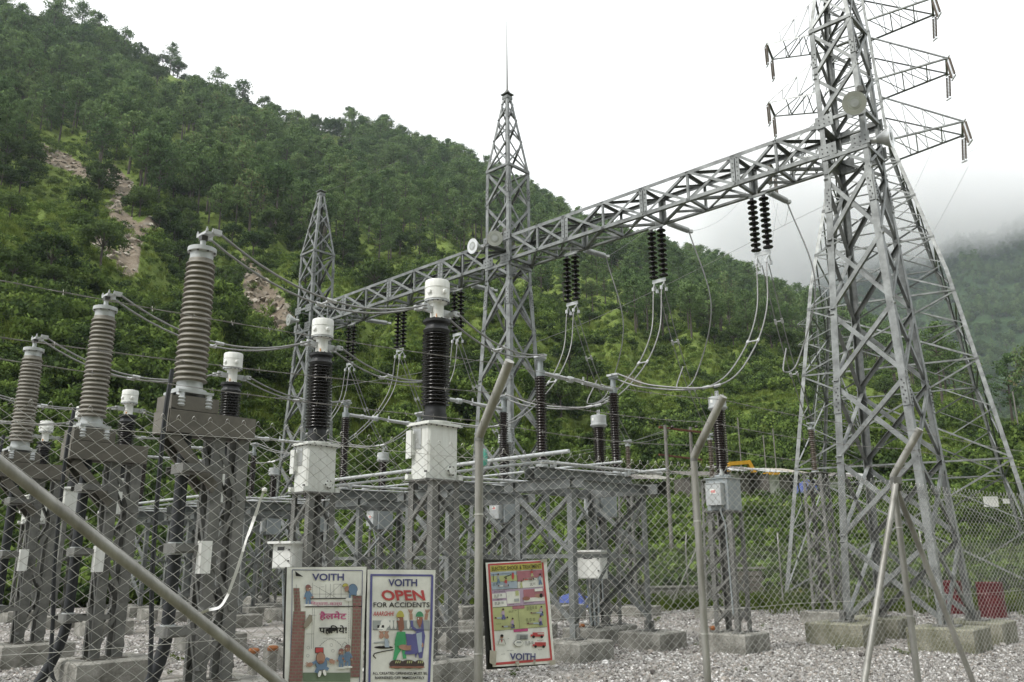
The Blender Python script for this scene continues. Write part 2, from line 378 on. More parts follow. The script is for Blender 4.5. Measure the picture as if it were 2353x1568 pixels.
AZ2, DD2 = np.meshgrid(np.radians(np.linspace(82, 205, 80)), np.linspace(45, 520, 40), indexing='ij')          # unseen hill added right of and behind the camera to block sky light
OX, OY = np.sin(AZ2) * DD2, np.cos(AZ2) * DD2
OZ = np.interp(DD2, [45, 60, 420, 520], [0, 4, 300, 320]) * sstep(AZ2, rad(80), rad(112)) * (1 - .8*sstep(AZ2, rad(170), rad(205))) + 14 * sstep(DD2, 60, 110) * fbm(OX, OY, 60, 4, 77) - 1
link('unseen_shading_hill', grid_mesh('unseen_shading_hill', OX, OY, OZ, 'far'), kind='structure')
link('far_mountain', grid_mesh('far_mountain', FX, FY, far_z(FX, FY), 'far'), kind='structure')
g = np.array([-1900., -600, -100, -45, -20, 0, 20, 45, 100, 600, 1900]); GX, GY = np.meshgrid(g, g + 5, indexing='ij')
link('ground', grid_mesh('ground', GX, GY, GX * 0 - .02, 'earth'), kind='structure')
yx, yy = np.meshgrid(np.linspace(0, 1, 40), np.linspace(0, 1, 30), indexing='ij')     # gravel yard: a quad between the two fences
_q = [np.array(p) for p in ((-20., 6.), (9., 6.), (21., 27.5), (-24., 38.))]
YX = (_q[0][0]*(1-yx)+_q[1][0]*yx)*(1-yy) + (_q[3][0]*(1-yx)+_q[2][0]*yx)*yy; YY = (_q[0][1]*(1-yx)+_q[1][1]*yx)*(1-yy) + (_q[3][1]*(1-yx)+_q[2][1]*yx)*yy
link('gravel_yard', grid_mesh('gravel_yard', YX, YY, .02 * fbm(YX, YY, 5, 2, 4), 'gravel'), kind='structure')

# ================================================================== trees
def cards(cs, rs, n, size, flat=.6, axis=None, rg=None):
    """leaf clumps: small quads round the centres cs, wound and shaded outwards so that a crown has a lit and a shaded side"""
    rg = rg or rng; V = []; F = []; NR = []; mid = np.mean(cs, 0)
    for c, r in zip(cs, rs):
        p = rg.normal(size=(n, 3)); p /= np.linalg.norm(p, axis=1)[:, None]; p *= (rg.random((n, 1)) ** .4) * r; p[:, 2] *= flat
        for q in p + c:
            a = unit(rg.normal(size=3)); b = unit(np.cross(a, rg.normal(size=3))); s = size * rg.uniform(.6, 1.25); k = len(V)
            o = unit(unit(q - c) * .8 + unit((q - mid) * (1, 1, .5)) * .7 + np.array([0, 0, .25]))
            if np.cross(b, a) @ o < 0: b = -b
            V += [q - a*s*.5, q + b*s*.32, q + a*s*.5 + (0, 0, -s*.1), q - b*s*.32]; F.append((k, k+1, k+2, k+3)); nn = unit(o + unit(np.cross(b, a))*.45); NR += [tuple(nn)]*4
    return np.array(V), F, NR
def pine(seed, H):
    rg = np.random.default_rng(seed); g = G(); lean = rg.normal(size=2) * .25
    P = [np.array([lean[0]*(t**2), lean[1]*(t**2), t*H - .6*(t == 0)]) for t in np.linspace(0, .97, 7)]
    g.tube(P, [H*.017*(1.15 - t) for t in np.linspace(0, 1, 7)], 'bark', 7)
    cs = []; rs = []; base = [.30, .38, .52, .34, .58, .44][seed % 6]; nb = int(rg.integers(26, 34))
    for i in range(nb):
        t = base + (1 - base) * (i + rg.random()) / nb; k = (t - base) / (1 - base)
        R = H * .235 * (math.sin(math.pi * (.16 + .80 * k)) ** .8) * rg.uniform(.45, 1.12); a = i * 2.4 + rg.normal() * .5
        tip = np.array([R*math.cos(a), R*math.sin(a), t*H + R*.25 + lean[0]*0]) + np.array([lean[0]*t*t, lean[1]*t*t, 0])
        root = np.array([lean[0]*t*t, lean[1]*t*t, t*H - R*.15])
        if k < .8: g.tube([root, (root+tip)/2 + (0, 0, -R*.06), tip], [H*.006, H*.004, H*.002], 'bark', 4, cap=False)
        for q in ((.55, 1.0) if rg.random() < .6 else (1.0,)): cs.append(root + (tip-root)*q); rs.append(H * rg.uniform(.055, .098))
    for k in range(5): cs.append(np.array([lean[0], lean[1], H*(.93+.02*k)]) + rg.normal(size=3)*.25); rs.append(H*.05)
    V, F, NR = cards(cs, rs, 34, H*.034, .62, rg=rg); c = G(); c.add(V, F, 'pine', True); c.nrm = NR
    return g.mesh('trunk'), c.mesh('crown')
def broad(seed, H):
    rg = np.random.default_rng(seed); g = G()
    g.tube([(0, 0, -.5), (.1, 0, H*.2), (.05, .1, H*.42), (.1, .1, H*.7)], [H*.028, H*.022, H*.016, H*.006], 'bark', 7)
    cs = []; rs = []
    for i in range(34):
        d = rg.normal(size=3); d /= np.linalg.norm(d); d[2] = abs(d[2])*1.0 - .32
        p = np.array([0, 0, H*.55]) + d * np.array([H*.40, H*.40, H*.42]) * rg.uniform(.6, 1.05); cs.append(p); rs.append(H*rg.uniform(.10, .16))
        if i % 4 == 0: g.tube([(.05, .05, H*.38), p*.6 + np.array([0, 0, H*.2]), p], [H*.010, H*.006, H*.003], 'bark', 4, cap=False)
    V, F, NR = cards(cs, rs, 44, H*.062, .7, rg=rg); c = G(); c.add(V, F, 'leaf', True); c.nrm = NR
    return g.mesh('trunk'), c.mesh('crown')
def shrub(seed, mat, n=9, m=34, s=.19):
    rg = np.random.default_rng(seed); cs = [np.array([*(rg.normal(size=2)*.38), rg.uniform(.2, .75)]) for _ in range(n)]
    V, F, NR = cards(cs, [rg.uniform(.25, .42) for _ in cs], m, s, .8, rg=rg); c = G(); c.add(V, F, mat, True); c.nrm = NR; return c.mesh('shrub')
def tuft(seed, n=46, mat='grass'):
    rg = np.random.default_rng(seed); V = []; F = []
    for i in range(n):
        a = rg.random()*6.283; l = rg.uniform(.4, 1.0); o = rg.normal(size=2)*.22; d = np.array([math.cos(a), math.sin(a)]); w = np.array([-d[1], d[0]])*.028; k = len(V)
        V += [(*(o-w), -.05), (*(o+w), -.05), (*(o+d*l*.35+w*.8), l*.75), (*(o+d*l*.35-w*.8), l*.75), (*(o+d*l*.75), l*.72)]
        F += [(k, k+1, k+2, k+3), (k+3, k+2, k+4)]
    c = G(); c.add(V, F, mat); return c.mesh('tuft')
PINES = [pine(i, 12.0) for i in range(6)]; BROADS = [broad(20+i, 8.0) for i in range(4)]

def frontier(px): return np.interp(px, [-500, 0, 250, 450, 700, 1000, 1250, 1450, 1700, 1850, 2100, 2353, 2800], [390, 390, 430, 545, 560, 565, 700, 775, 795, 815, 930, 1030, 1100])
def scatter_trees():
    n = 26000; az = rng.uniform(rad(-44), rad(42), n); d = np.sqrt(rng.uniform(48**2, 520**2, n)); x = np.sin(az)*d; y = np.cos(az)*d
    d1 = np.interp(az, _ra, _rd); z = terrain(x, y); px, py = proj_np(x, y, z)
    dens = .07 + .93*(1 - sstep(py - frontier(px) + 60*fbm(x, y, 30, 3, 45), -70, 70)); dens *= np.clip(.5 + 2.6 * fbm(x, y, 48, 3, 41), .06, 1); hp = 15*FPX/d
    for k in (0, .3, .6, .9, 1.2): dens = np.where(soil_px(px, py - hp*k) > .12, dens*(.12 if k else 0), dens)
    dens = np.where((py > 820) & (px > 1250), dens * .35, dens)
    dens = np.where((px > 1250) & (px < 1900) & (py < 790), dens*.5, dens); dens = np.where((px > 780) & (px < 1150) & (py > 440), dens*.55, dens)
    dens = np.where(px > 2120, dens*.4, dens); dens = np.where(d > d1 + 14, 0, dens); dens = np.where((d < 95) & (az > rad(-1)), 0, dens); dens *= np.clip((d1 - d)/40 + .75, .55, 1)
    keep = rng.random(n) < dens; res = []; cell = {}
    for i in np.nonzero(keep)[0]:
        k = (int(x[i]//6.0), int(y[i]//6.0))
        if k in cell: continue
        cell[k] = 1; below = py[i] > frontier(px[i]); dark = (py[i] < np.interp(px[i], [-500, 0, 370, 750, 900], [60, 130, 250, 380, 330])) and px[i] < 900
        br = rng.random() < (.62 if below else (.85 if dark else .10))
        h = (rng.uniform(.8, 1.5) if br else rng.uniform(1.0, 1.75)) * (1.1 if d[i] > 300 else 1.0)
        if below and d[i] < 170: br = True; h = rng.uniform(.45, .85)
        elif d[i] < 260: h *= .8
        if px[i] > 1150: h *= .85
        res.append((x[i], y[i], z[i], d[i], h, br, px[i], py[i]))
    return res
TREES = scatter_trees()
EXTRA = [(927, 330, 430, 1.55, False), (1005, 345, 425, 1.3, False), (1255, 420, 420, 1.45, False), (1080, 385, 425, 1.45, False), (1030, 352, 425, 1.1, False), (1226, 425, 420, 1.3, False), (1672, 635, 420, 1.5, False), (1698, 645, 420, 1.4, False),
         (1545, 560, 420, .8, False), (1320, 480, 420, 1.2, False), (1290, 470, 420, 1.25, False), (385, 560, 95, .95, True), (230, 620, 85, .9, True), (420, 480, 130, 1.1, True), (320, 500, 120, .75, True),
         (195, 490, 110, .7, True), (860, 690, 150, 1.1, True), (700, 690, 130, .9, True), (1310, 870, 120, .9, True), (1350, 900, 120, .8, True), (1290, 960, 95, .8, True), (1390, 990, 92, .7, True), (1010, 800, 120, 1.0, True)]
for px, py, d, h, br in EXTRA:
    q = ray(px, py); q = q / math.hypot(q[0], q[1]); ds = np.linspace(60, 440, 900); zz = terrain(q[0]*ds, q[1]*ds); dz = zz - (CZ + q[2]*ds); k = np.nonzero(dz > 0)[0]
    dd = ds[k[0]] if len(k) else d
    TREES.append((q[0]*dd, q[1]*dd, float(terrain(q[0]*dd, q[1]*dd)), dd, h, br, px, py))
TREES.sort(key=lambda t: -t[4] / t[3] * (1 if -150 < t[6] < 2500 else .01))
def region_words(px, py):
    k = int(np.searchsorted([130, 300, 480, 660, 820, 1000, 1140, 1300, 1500, 1700, 1900, 2100], px))
    w = ['at the left edge', 'above the two left bushings', 'left of the nearest bushing', 'right of the nearest bushing', 'above the far left column', 'left of the nearest tank', 'left of the rod column', 'right of the rod column', 'below the long beam', 'between the disc strings', 'left of the line tower', 'behind the line tower', 'at the right edge'][k]
    r = np.interp(px, [p[0] for p in RIDGE], [p[1] for p in RIDGE]); v = (py - r) / (1250 - r)
    return ('on the skyline ' if v < .05 else 'high on the slope ' if v < .22 else 'halfway up the slope ' if v < .45 else 'low on the slope ') + w
IND_P = []; rest = []; npn = nbn = 0
for k, t in enumerate(TREES):
    x, y, z, d, h, br, px, py = t
    if (br and nbn < 110) or (not br and npn < 190):
        mt, mc = (BROADS if br else PINES)[k % (4 if br else 6)]
        nbn += br; npn += not br
        o = thing('broadleaf_tree' if br else 'pine_tree', (['small ', 'mid sized ', 'large '][int(h > .9) + int(h > 1.15)] + ('dark green broadleaf tree ' if br else 'green pine tree ')) + region_words(px, py), 'tree', (x, y, z), rng.uniform(0, 6.28),
                  ('broadleaf trees ' if br else 'pine trees ') + region_words(px, py))
        s = h * rng.uniform(.9, 1.1); o.scale = (s, s, h)
        tr = link('trunk', mt, o); cw = link('crown', mc, o)
        if len(IND_P) < 40: IND_P.append((mt.name, br, k % (4 if br else 6), tr, cw))
    else: rest.append((x, y, z, rng.uniform(0, 6.28), h, (6 + rng.integers(0, 4)) if br else rng.integers(0, 6)))

def gn_scatter(name, pts, protos, **props):
    """pts: (x,y,z,rotz,scale,proto index[,tiltx,tilty,(sx,sy,sz)]) ; protos: list of lists of objects"""
    me = bpy.data.meshes.new(name); me.from_pydata([p[:3] for p in pts], [], [])
    a = me.attributes.new('rot', 'FLOAT_VECTOR', 'POINT'); a.data.foreach_set('vector', np.array([(p[6] if len(p) > 6 else 0, p[7] if len(p) > 7 else 0, p[3]) for p in pts], np.float32).ravel())
    a = me.attributes.new('scl', 'FLOAT', 'POINT'); a.data.foreach_set('value', np.array([p[4] for p in pts], np.float32))
    a = me.attributes.new('pid', 'INT', 'POINT'); a.data.foreach_set('value', np.array([p[5] for p in pts], np.int32))
    o = link(name, me, **props); ng = bpy.data.node_groups.new(name + '_nodes', 'GeometryNodeTree')
    ng.interface.new_socket('Geometry', in_out='INPUT', socket_type='NodeSocketGeometry'); ng.interface.new_socket('Geometry', in_out='OUTPUT', socket_type='NodeSocketGeometry')
    N = ng.nodes.new; L = ng.links.new; gi = N('NodeGroupInput'); go = N('NodeGroupOutput'); J = N('GeometryNodeJoinGeometry')
    def attr(n, t): q = N('GeometryNodeInputNamedAttribute'); q.data_type = t; q.inputs[0].default_value = n; return q.outputs[0]
    ro = attr('rot', 'FLOAT_VECTOR'); sc = attr('scl', 'FLOAT'); pi_ = attr('pid', 'INT')
    e2r = N('FunctionNodeEulerToRotation'); L(ro, e2r.inputs[0])
    for k, pr in enumerate(protos):
        cm = N('FunctionNodeCompare'); cm.data_type = 'INT'; cm.operation = 'EQUAL'; L(pi_, cm.inputs[2]); cm.inputs[3].default_value = k
        jj = N('GeometryNodeJoinGeometry')
        for ob in pr:
            oi = N('GeometryNodeObjectInfo'); oi.transform_space = 'ORIGINAL'; oi.inputs[0].default_value = ob; L(oi.outputs['Geometry'], jj.inputs[0])
        ip = N('GeometryNodeInstanceOnPoints'); L(gi.outputs[0], ip.inputs['Points']); L(cm.outputs[0], ip.inputs['Selection']); L(jj.outputs[0], ip.inputs['Instance'])
        L(e2r.outputs[0], ip.inputs['Rotation']); L(sc, ip.inputs['Scale']); L(ip.outputs[0], J.inputs[0])
    L(J.outputs[0], go.inputs[0]); md = o.modifiers.new('scatter', 'NODES'); md.node_group = ng
    return o
def proto(name, data):            # a prototype that is itself planted in view, copied by the scatter
    return data
protos = []
for k in range(6): protos.append([q for p in IND_P if not p[1] and p[2] == k for q in p[3:]][:2])
for k in range(4): protos.append([q for p in IND_P if p[1] and p[2] == k for q in p[3:]][:2])
gn_scatter('hillside_forest', rest, protos, kind='stuff', label='mass of pine and broadleaf forest covering the hillside', category='forest')
far = []
for _ in range(9000):
    a = rng.uniform(rad(9), rad(40)); d = math.sqrt(rng.uniform(640**2, 1500**2)); x, y = math.sin(a)*d, math.cos(a)*d
    far.append((x, y, float(far_z(np.array(x), np.array(y))) - 1.5, rng.uniform(0, 6.28), rng.uniform(.8, 1.5), int(rng.choice([6, 7, 8, 9, 0, 1]))))
gn_scatter('far_forest', far, protos, kind='stuff', label='distant forest on the cloud covered mountain', category='forest')
# undergrowth: bushes, ferns and grass clumps nobody could count
SH = [link('shrub', shrub(50+i, 'bush'), None, at(*p), kind='stuff', label='leafy shrub on the bank beyond the far fence', category='shrub') for i, p in enumerate(((1700, 1250, 46), (1500, 1240, 47), (1950, 1250, 46)))]
SH += [link('shrub', shrub(60+i, 'leaf', 8, 34, .2), None, at(*p), kind='stuff', label='dark leafy shrub on the bank beyond the far fence', category='shrub') for i, p in enumerate(((1600, 1260, 45), (2100, 1240, 46)))]
TF = [link('tuft', tuft(70+i), None, at(*p), kind='stuff', label='long grass tuft on the hillside', category='grass') for i, p in enumerate(((1400, 1230, 47), (1650, 1230, 47)))]
for o in SH + TF: o.location.z = float(terrain(o.location.x, o.location.y))
und = []
n = 46000; az = rng.uniform(rad(-42), rad(40), n); d = 39 + 300 * rng.random(n) ** 1.7; x = np.sin(az)*d; y = np.cos(az)*d; z = terrain(x, y); px, py = proj_np(x, y, z); sm = soil_mask(x, y, z)
f1 = fbm(x, y, 16, 3, 61); below = py > frontier(px) - 10
for i in range(n):
    if sm[i] > .3 and rng.random() > .09: continue
    mead = px[i] < 330 and 370 < py[i] < 620
    if not below[i] and rng.random() > .45: continue
    if px[i] > 1250 and 54 < d[i] < 77: continue
    k = rng.random(); near = d[i] < 62
    if (f1[i] > .02 and not (mead and k < .8)) or (near and k < .75): pid = int(rng.choice([0, 1, 2, 3, 4])); s = rng.uniform(.7, 1.5) if near else rng.uniform(.8, 2.3)
    else: pid = int(rng.choice([5, 6, 5, 6, 0, 1])); s = rng.uniform(.7, 1.3)
    und.append((x[i], y[i], z[i] - .1, rng.uniform(0, 6.28), s, pid))
gn_scatter('undergrowth', und, [[o] for o in SH + TF], kind='stuff', label='bushes and grass clumps covering the hillside and bank', category='undergrowth')
# rubble on the landslip scars
m = bpy.data.materials.new('scar_rubble'); m.use_nodes = True; tt = m.node_tree; b = tt.nodes['Principled BSDF']; b.inputs['Roughness'].default_value = .95; oi = tt.nodes.new('ShaderNodeObjectInfo'); rp = tt.nodes.new('ShaderNodeValToRGB'); e = rp.color_ramp.elements
e[0].color = (.14, .11, .08, 1); e[1].color = (.42, .38, .32, 1); tt.links.new(oi.outputs['Random'], rp.inputs[0]); tt.links.new(rp.outputs[0], b.inputs['Base Color']); M['rubble'] = m
RB = []
for i in range(3):
    rg = np.random.default_rng(110+i); g = G(); v = [np.array(p)*rg.uniform(.7, 1.2) for p in ((.5, 0, 0), (-.5, .1, 0), (0, .5, .05), (.05, -.5, 0), (.1, .1, .4), (.3, .35, .2), (-.3, -.3, .25), (0, 0, -.3))]
    import bmesh
    bm = bmesh.new(); [bm.verts.new(p) for p in v]; bmesh.ops.convex_hull(bm, input=bm.verts); me = bpy.data.meshes.new('rock'); bm.to_mesh(me); bm.free(); me.materials.append(m)
    p = [(610, 690), (290, 590), (270, 440)][i]; q = ray(*p); q = q/math.hypot(q[0], q[1]); ds = np.linspace(50, 440, 800); dz = terrain(q[0]*ds, q[1]*ds) - (CZ + q[2]*ds); k = np.nonzero(dz > 0)[0]; dd = ds[k[0]] if len(k) else 150
    RB.append(link('rock', me, None, (q[0]*dd, q[1]*dd, float(terrain(q[0]*dd, q[1]*dd))), kind='stuff', label='pale rock on a landslip scar of the hillside', category='rock'))
n = 120000; az = rng.uniform(rad(-36), rad(6), n); d = rng.uniform(45, 360, n); x = np.sin(az)*d; y = np.cos(az)*d; z = terrain(x, y); sm = soil_mask(x, y, z)
rp_ = [(x[i], y[i], z[i], rng.uniform(0, 6.28), rng.uniform(.2, 1.0) ** 2.2 * 1.5, int(rng.integers(0, 3)), rng.normal()*.5, rng.normal()*.5) for i in np.nonzero(sm > .35)[0]][::3][:1800]
gn_scatter('scar_rubble', rp_, [[o] for o in RB], kind='stuff', label='pale rubble and earth clods on the landslip scars', category='rubble')

# ================================================================== steel lattice
def lerp_hw(levels, z):
    zs = [l[0] for l in levels]; return np.interp(z, zs, [l[1] for l in levels]), np.interp(z, zs, [l[2] for l in levels])
CORN = [(-1, -1), (1, -1), (1, 1), (-1, 1)]
def bar_geo(p0, p1, nrm, w, mat, off=0.0, flip=1):
    p0 = np.asarray(p0, float) - unit(nrm) * off; p1 = np.asarray(p1, float) - unit(nrm) * off
    d = unit(p1 - p0); u = unit(np.cross(nrm, d)) * flip; g = G(); g.angle(p0 - u*w*.5, p1 - u*w*.5, u, -unit(np.cross(d, u)) * np.sign(np.dot(np.cross(d, u), nrm) or 1), w, mat); return g
def lattice(kit, levels, panels, legw, brw, mat='steel', x=True, skip=(), breaks=None, rings=(), leg='leg', brace='brace', plates=True, brmat=None):
    brmat = brmat or mat
    br = breaks or [l[0] for l in levels]
    for sx, sy in CORN:
        for a, b in zip(br[:-1], br[1:]):
            ha, hb = lerp_hw(levels, a), lerp_hw(levels, b); g = G()
            g.angle((sx*ha[0], sy*ha[1], a), (sx*hb[0], sy*hb[1], b), (-sx, 0, 0), (0, -sy, 0), legw, mat, t=legw*.11); kit.part(leg, g)
    for z0, z1 in panels:
        h0, h1 = lerp_hw(levels, z0), lerp_hw(levels, z1)
        for k in range(4):
            a, b = CORN[k], CORN[(k+1) % 4]; n = np.array([(a[0]+b[0])/2, (a[1]+b[1])/2, 0.])
            A0 = np.array([a[0]*h0[0], a[1]*h0[1], z0+.03]); A1 = np.array([a[0]*h1[0], a[1]*h1[1], z1-.03]); B0 = np.array([b[0]*h0[0], b[1]*h0[1], z0+.03]); B1 = np.array([b[0]*h1[0], b[1]*h1[1], z1-.03])
            kit.part(brace, bar_geo(A0, B1, n, brw, brmat, -.006))
            if x: kit.part(brace, bar_geo(B0, A1, n, brw, brmat, legw*.11 + .008))
    for z in rings:
        h = lerp_hw(levels, z)
        for k in range(4):
            a, b = CORN[k], CORN[(k+1) % 4]; n = np.array([(a[0]+b[0])/2, (a[1]+b[1])/2, 0.])
            kit.part('ring_strut', bar_geo((a[0]*h[0], a[1]*h[1], z), (b[0]*h[0], b[1]*h[1], z), n, brw*1.1, mat, -.02))
def splice(kit, levels, z, legw, rows=7, hgt=.62):
    for sx, sy in CORN:
        h = lerp_hw(levels, z); h2 = lerp_hw(levels, z + hgt); g = G(); bt = G()
        sl = np.array([sx*(h2[0]-h[0])/hgt, sy*(h2[1]-h[1])/hgt])
        for ax in (0, 1):
            c = np.array([sx*h[0], sy*h[1], z + hgt/2]); c[:2] += sl*hgt/2; n = np.array([sx, 0, 0.]) if ax == 0 else np.array([0, sy, 0.]); t = np.array([0, -sy, 0.]) if ax == 0 else np.array([-sx, 0, 0.])
            R = np.array([n, t, unit([sl[0], sl[1], 1])]).T
            g.box(c + n*.011 + t*legw*.52, (.02, legw*.9, hgt), 'steel', R)
            for i in range(rows): bt.lathe([(.016, 0), (.016, .014), (0, .018)], 'bolt', 6, c + n*.021 + t*legw*.5 + R[:, 2]*((i+.5)/rows-.5)*hgt*.9 + t*.02*(-1)**i, R=np.array([t, R[:, 2], n]).T)
        k = kit.part('splice_plate', g); kit.part('bolts', bt, k, 'stuff')
COLLEV = [(.42, .98, .98), (10.3, .53, .53), (14.2, .51, .51), (17.1, .09, .09)]
col = Kit()
zl = list(np.linspace(.42, 10.3, 7)); pans = list(zip(zl[:-1], zl[1:])) + [(10.3, 11.15), (11.75, 12.95), (12.95, 14.2)] + list(zip([14.2, 15.3, 16.1, 16.7], [15.3, 16.1, 16.7, 17.1]))
lattice(col, COLLEV, pans[:6], .15, .09, breaks=[.42, 5.0, 10.3])
lattice(col, COLLEV, pans[6:9], .12, .075, breaks=[10.3, 14.2], rings=(10.75, 11.72, 14.2))
lattice(col, COLLEV, pans[9:], .09, .055, breaks=[14.2, 17.1])
splice(col, COLLEV, 4.7, .15); splice(col, COLLEV, 9.4, .15); splice(col, COLLEV, 13.2, .12, 5, .4)
g = G(); g.box((0, 0, 17.13), (.34, .34, .02), 'steel'); g.box((0, 0, 17.0), (.26, .26, .1), 'steel'); col.part('peak_cap', g)
for sx, sy in CORN:
    g = G(); R = np.eye(3)
    g.box((sx*.98, sy*.98, .435), (.42, .42, .03), 'steel2'); g.box((sx*.93, sy*.93, .53), (.02, .3, .18), 'steel2'); g.box((sx*.93, sy*.93, .531), (.3, .02, .178), 'steel2'); col.part('base_plate', g)
for sx, sy in CORN:      # gusset plates where the beam meets the legs
    for z in (10.95, 11.7):
        g = G(); g.box((sx*.55, sy*.38, z), (.014, .42, .30), 'steel')
        for i in range(3):
            for j in range(2): g.lathe([(.015, 0), (.015, .016), (0, .018)], 'bolt', 6, (sx*.557, sy*(.26+.12*i), z-.06+.12*j), R=np.array([(0, 1, 0), (0, 0, 1), (sx, 0, 0)]).T)
        col.part('gusset_plate', g)
COLNAMES = ['heavy galvanised lattice column at right carrying two round floodlights', 'lattice column in the middle topped by the tall lightning rod', 'farthest lattice column at left with a plain pointed peak']
for c, lb in zip(COLUMNS, COLNAMES): col.spawn('gantry_column', lb, 'steel column', c, YA, 'gantry columns')
g = G(); g.tube([(0, 0, 0), (0, 0, .25), (0, 0, 2.9)], [.035, .028, .008], 'steel2', 8); g.lathe([(.13, 0), (.12, .05), (.05, .16), (.035, .2)], 'steel2', 12)
thing('lightning_rod', 'tall thin lightning rod on the peak of the middle column', 'lightning rod', COLUMNS[1] + (0, 0, 17.145), 0, None, g.mesh('lightning_rod'))
PL = {}
def plinth(px, py, sx, sy, h, label, mossy=False, rz=YA, zb=-.15):
    key = (sx, sy, h, mossy)
    if key not in PL:
        g = G(); b = .025; mt = 'conc2' if mossy else 'conc'
        v = [(i*(sx/2-q), j*(sy/2-q), k) for k, q in ((zb, 0), (h-b, 0), (h, b)) for i, j in CORN]
        f = [(k, (k+1) % 4, (k+1) % 4+4, k+4) for k in range(4)] + [(4+k, 4+(k+1) % 4, 8+(k+1) % 4, 8+k) for k in range(4)] + [(8, 9, 10, 11)]
        g.add(v, f, mt); PL[key] = g.mesh('concrete_plinth')
    return thing('concrete_plinth', label, 'plinth', (px, py, 0), rz, 'concrete plinths', PL[key])
for ci, c in enumerate(COLUMNS):
    for k, (sx, sy) in enumerate(CORN):
        p = c + EX*sx*.98 + EY*sy*.98
        pos = ['nearest', 'right', 'rear', 'left'][k]
        plinth(p[0], p[1], 1.15, 1.15, .42, f'{"mossy " if ci == 0 else ""}concrete block under the {pos} leg of the {["right", "middle", "far left"][ci]} gantry column', ci == 0)

# gantry beams -------------------------------------------------------------
def beam(i0, i1, label, flip):
    a, b = COLUMNS[i0], COLUMNS[i1]; dv = unit(b - a); nv = np.array([dv[1], -dv[0], 0]); L = np.linalg.norm(b - a)
    rz = math.atan2(dv[1], dv[0]); t = thing('gantry_beam', label, 'steel beam', a + np.array([0, 0, 10.85]), rz, 'gantry beams')
    x0, x1 = .56, L - .56; W = .5; Hh = .86; nodes = [x0 + (x1-x0)*s for s in (0, .11, .22, .36, .50, .64, .78, .89, 1.0)]
    def P(x, s, top): return np.array([x, s*W, Hh*top])
    for s in (-1, 1):
        for top in (0, 1):
            g = G(); g.angle(P(x0 - .03, s, top), P(x1 + .03, s, top), (0, -s, 0), (0, 0, -1 if top else 1), .10, 'steel', .012); link('chord', g.mesh('chord'), t)
        for x in nodes[1:-1]:
            thick = nodes.index(x) in (2, 4, 6)
            if thick:
                g = G(); g.angle(P(x-.012, s, .01), P(x-.012, s, .99), (-1, 0, 0), (0, -s, 0), .11, 'steel'); g.angle(P(x+.012, s, .01), P(x+.012, s, .99), (1, 0, 0), (0, -s, 0), .11, 'steel')
                for q in range(6):
                    for e in (-.06, .06): g.lathe([(.014, 0), (.014, .014), (0, .018)], 'bolt', 6, (x+e, s*(W+.001), .12+.125*q), R=np.array([(1, 0, 0), (0, 0, 1), (0, s, 0)]).T)
                link('splice_post', g.mesh('splice_post'), t)
            else: link('vertical_strut', bar_geo(P(x, s, 0), P(x, s, 1), (0, s, 0), .06, 'steel', .012).mesh('vertical_strut'), t)
        for j, (xa, xb) in enumerate(zip(nodes[:-1], nodes[1:])):
            link('diagonal_brace', bar_geo(P(xa+.05, s, .05), P(xb-.05, s, .95), (0, s, 0), .07, 'steel', -.008).mesh('diagonal_brace'), t)
            link('diagonal_brace', bar_geo(P(xa+.05, s, .95), P(xb-.05, s, .05), (0, s, 0), .07, 'steel', .026).mesh('diagonal_brace'), t)
    for top in (0, 1):
        n = (0, 0, 1 if top else -1)
        for j, (xa, xb) in enumerate(zip(nodes[:-1], nodes[1:])):
            xm = (xa + xb) / 2; s = 1 if j % 2 else -1
            link('lacing_bar', bar_geo(P(xa, s, top), P(xb, -s, top), n, .07, 'steel', .02).mesh('lacing_bar'), t)
            link('lacing_bar', bar_geo(P(xa, -s, top), P(xm, 0, top), n, .055, 'steel', .034).mesh('lacing_bar'), t)
        for x in nodes: link('cross_strut', bar_geo(P(x, -1, top), P(x, 1, top), n, .08, 'steel', .046).mesh('cross_strut'), t)
    return t
beam(0, 1, 'long lattice gantry beam running from the right column to the middle column', 0)
beam(1, 2, 'lattice gantry beam running from the middle column to the far left column', 0)

# line tower ---------------------------------------------------------------
LTL = [(.3, 4.6, 4.6), (13.2, 2.75, 2.75), (20.5, 1.2, 1.2), (33, .72, .72)]
lt = Kit(); zz = [.3, 5.2, 9.2, 12.2, 14.8, 17.0, 18.9, 20.5, 22.0, 23.4, 24.8, 26.2, 27.6, 29.0, 30.4, 31.7, 33]
lattice(lt, LTL, list(zip(zz[:8], zz[1:9])), .15, .065, breaks=[.3, 6.5, 13.2, 20.5], rings=(5.2, 9.2, 12.2, 14.8, 17.0, 18.9, 20.5), mat='steel')
lattice(lt, LTL, list(zip(zz[8:-1], zz[9:])), .12, .05, breaks=[20.5, 26.2, 33], rings=(23.4, 26.2, 29.0, 31.7))
for z0, z1 in zip(zz[:6], zz[1:7]):      # redundant members that quarter the big panels
    h0, h1 = lerp_hw(LTL, z0)[0], lerp_hw(LTL, z1)[0]; hm = lerp_hw(LTL, (z0+z1)/2)[0]; zm = (z0+z1)/2
    for k in range(4):
        a, b = np.array(CORN[k]), np.array(CORN[(k+1) % 4]); n = np.array([*((a+b)/2), 0.])
        for e, o in ((a, b), (b, a)):
            leg = np.array([*(e*hm), zm]); q0 = np.array([*(e*h0*.5 + (e*.5+o*.5)*hm*.5), z0*.5+zm*.5]); q1 = np.array([*(e*h1*.5 + (e*.5+o*.5)*hm*.5), z1*.5+zm*.5])
            lt.part('strut', bar_geo(leg, q0, n, .042, 'steel', .05)); lt.part('strut', bar_geo(leg, q1, n, .042, 'steel', .05))
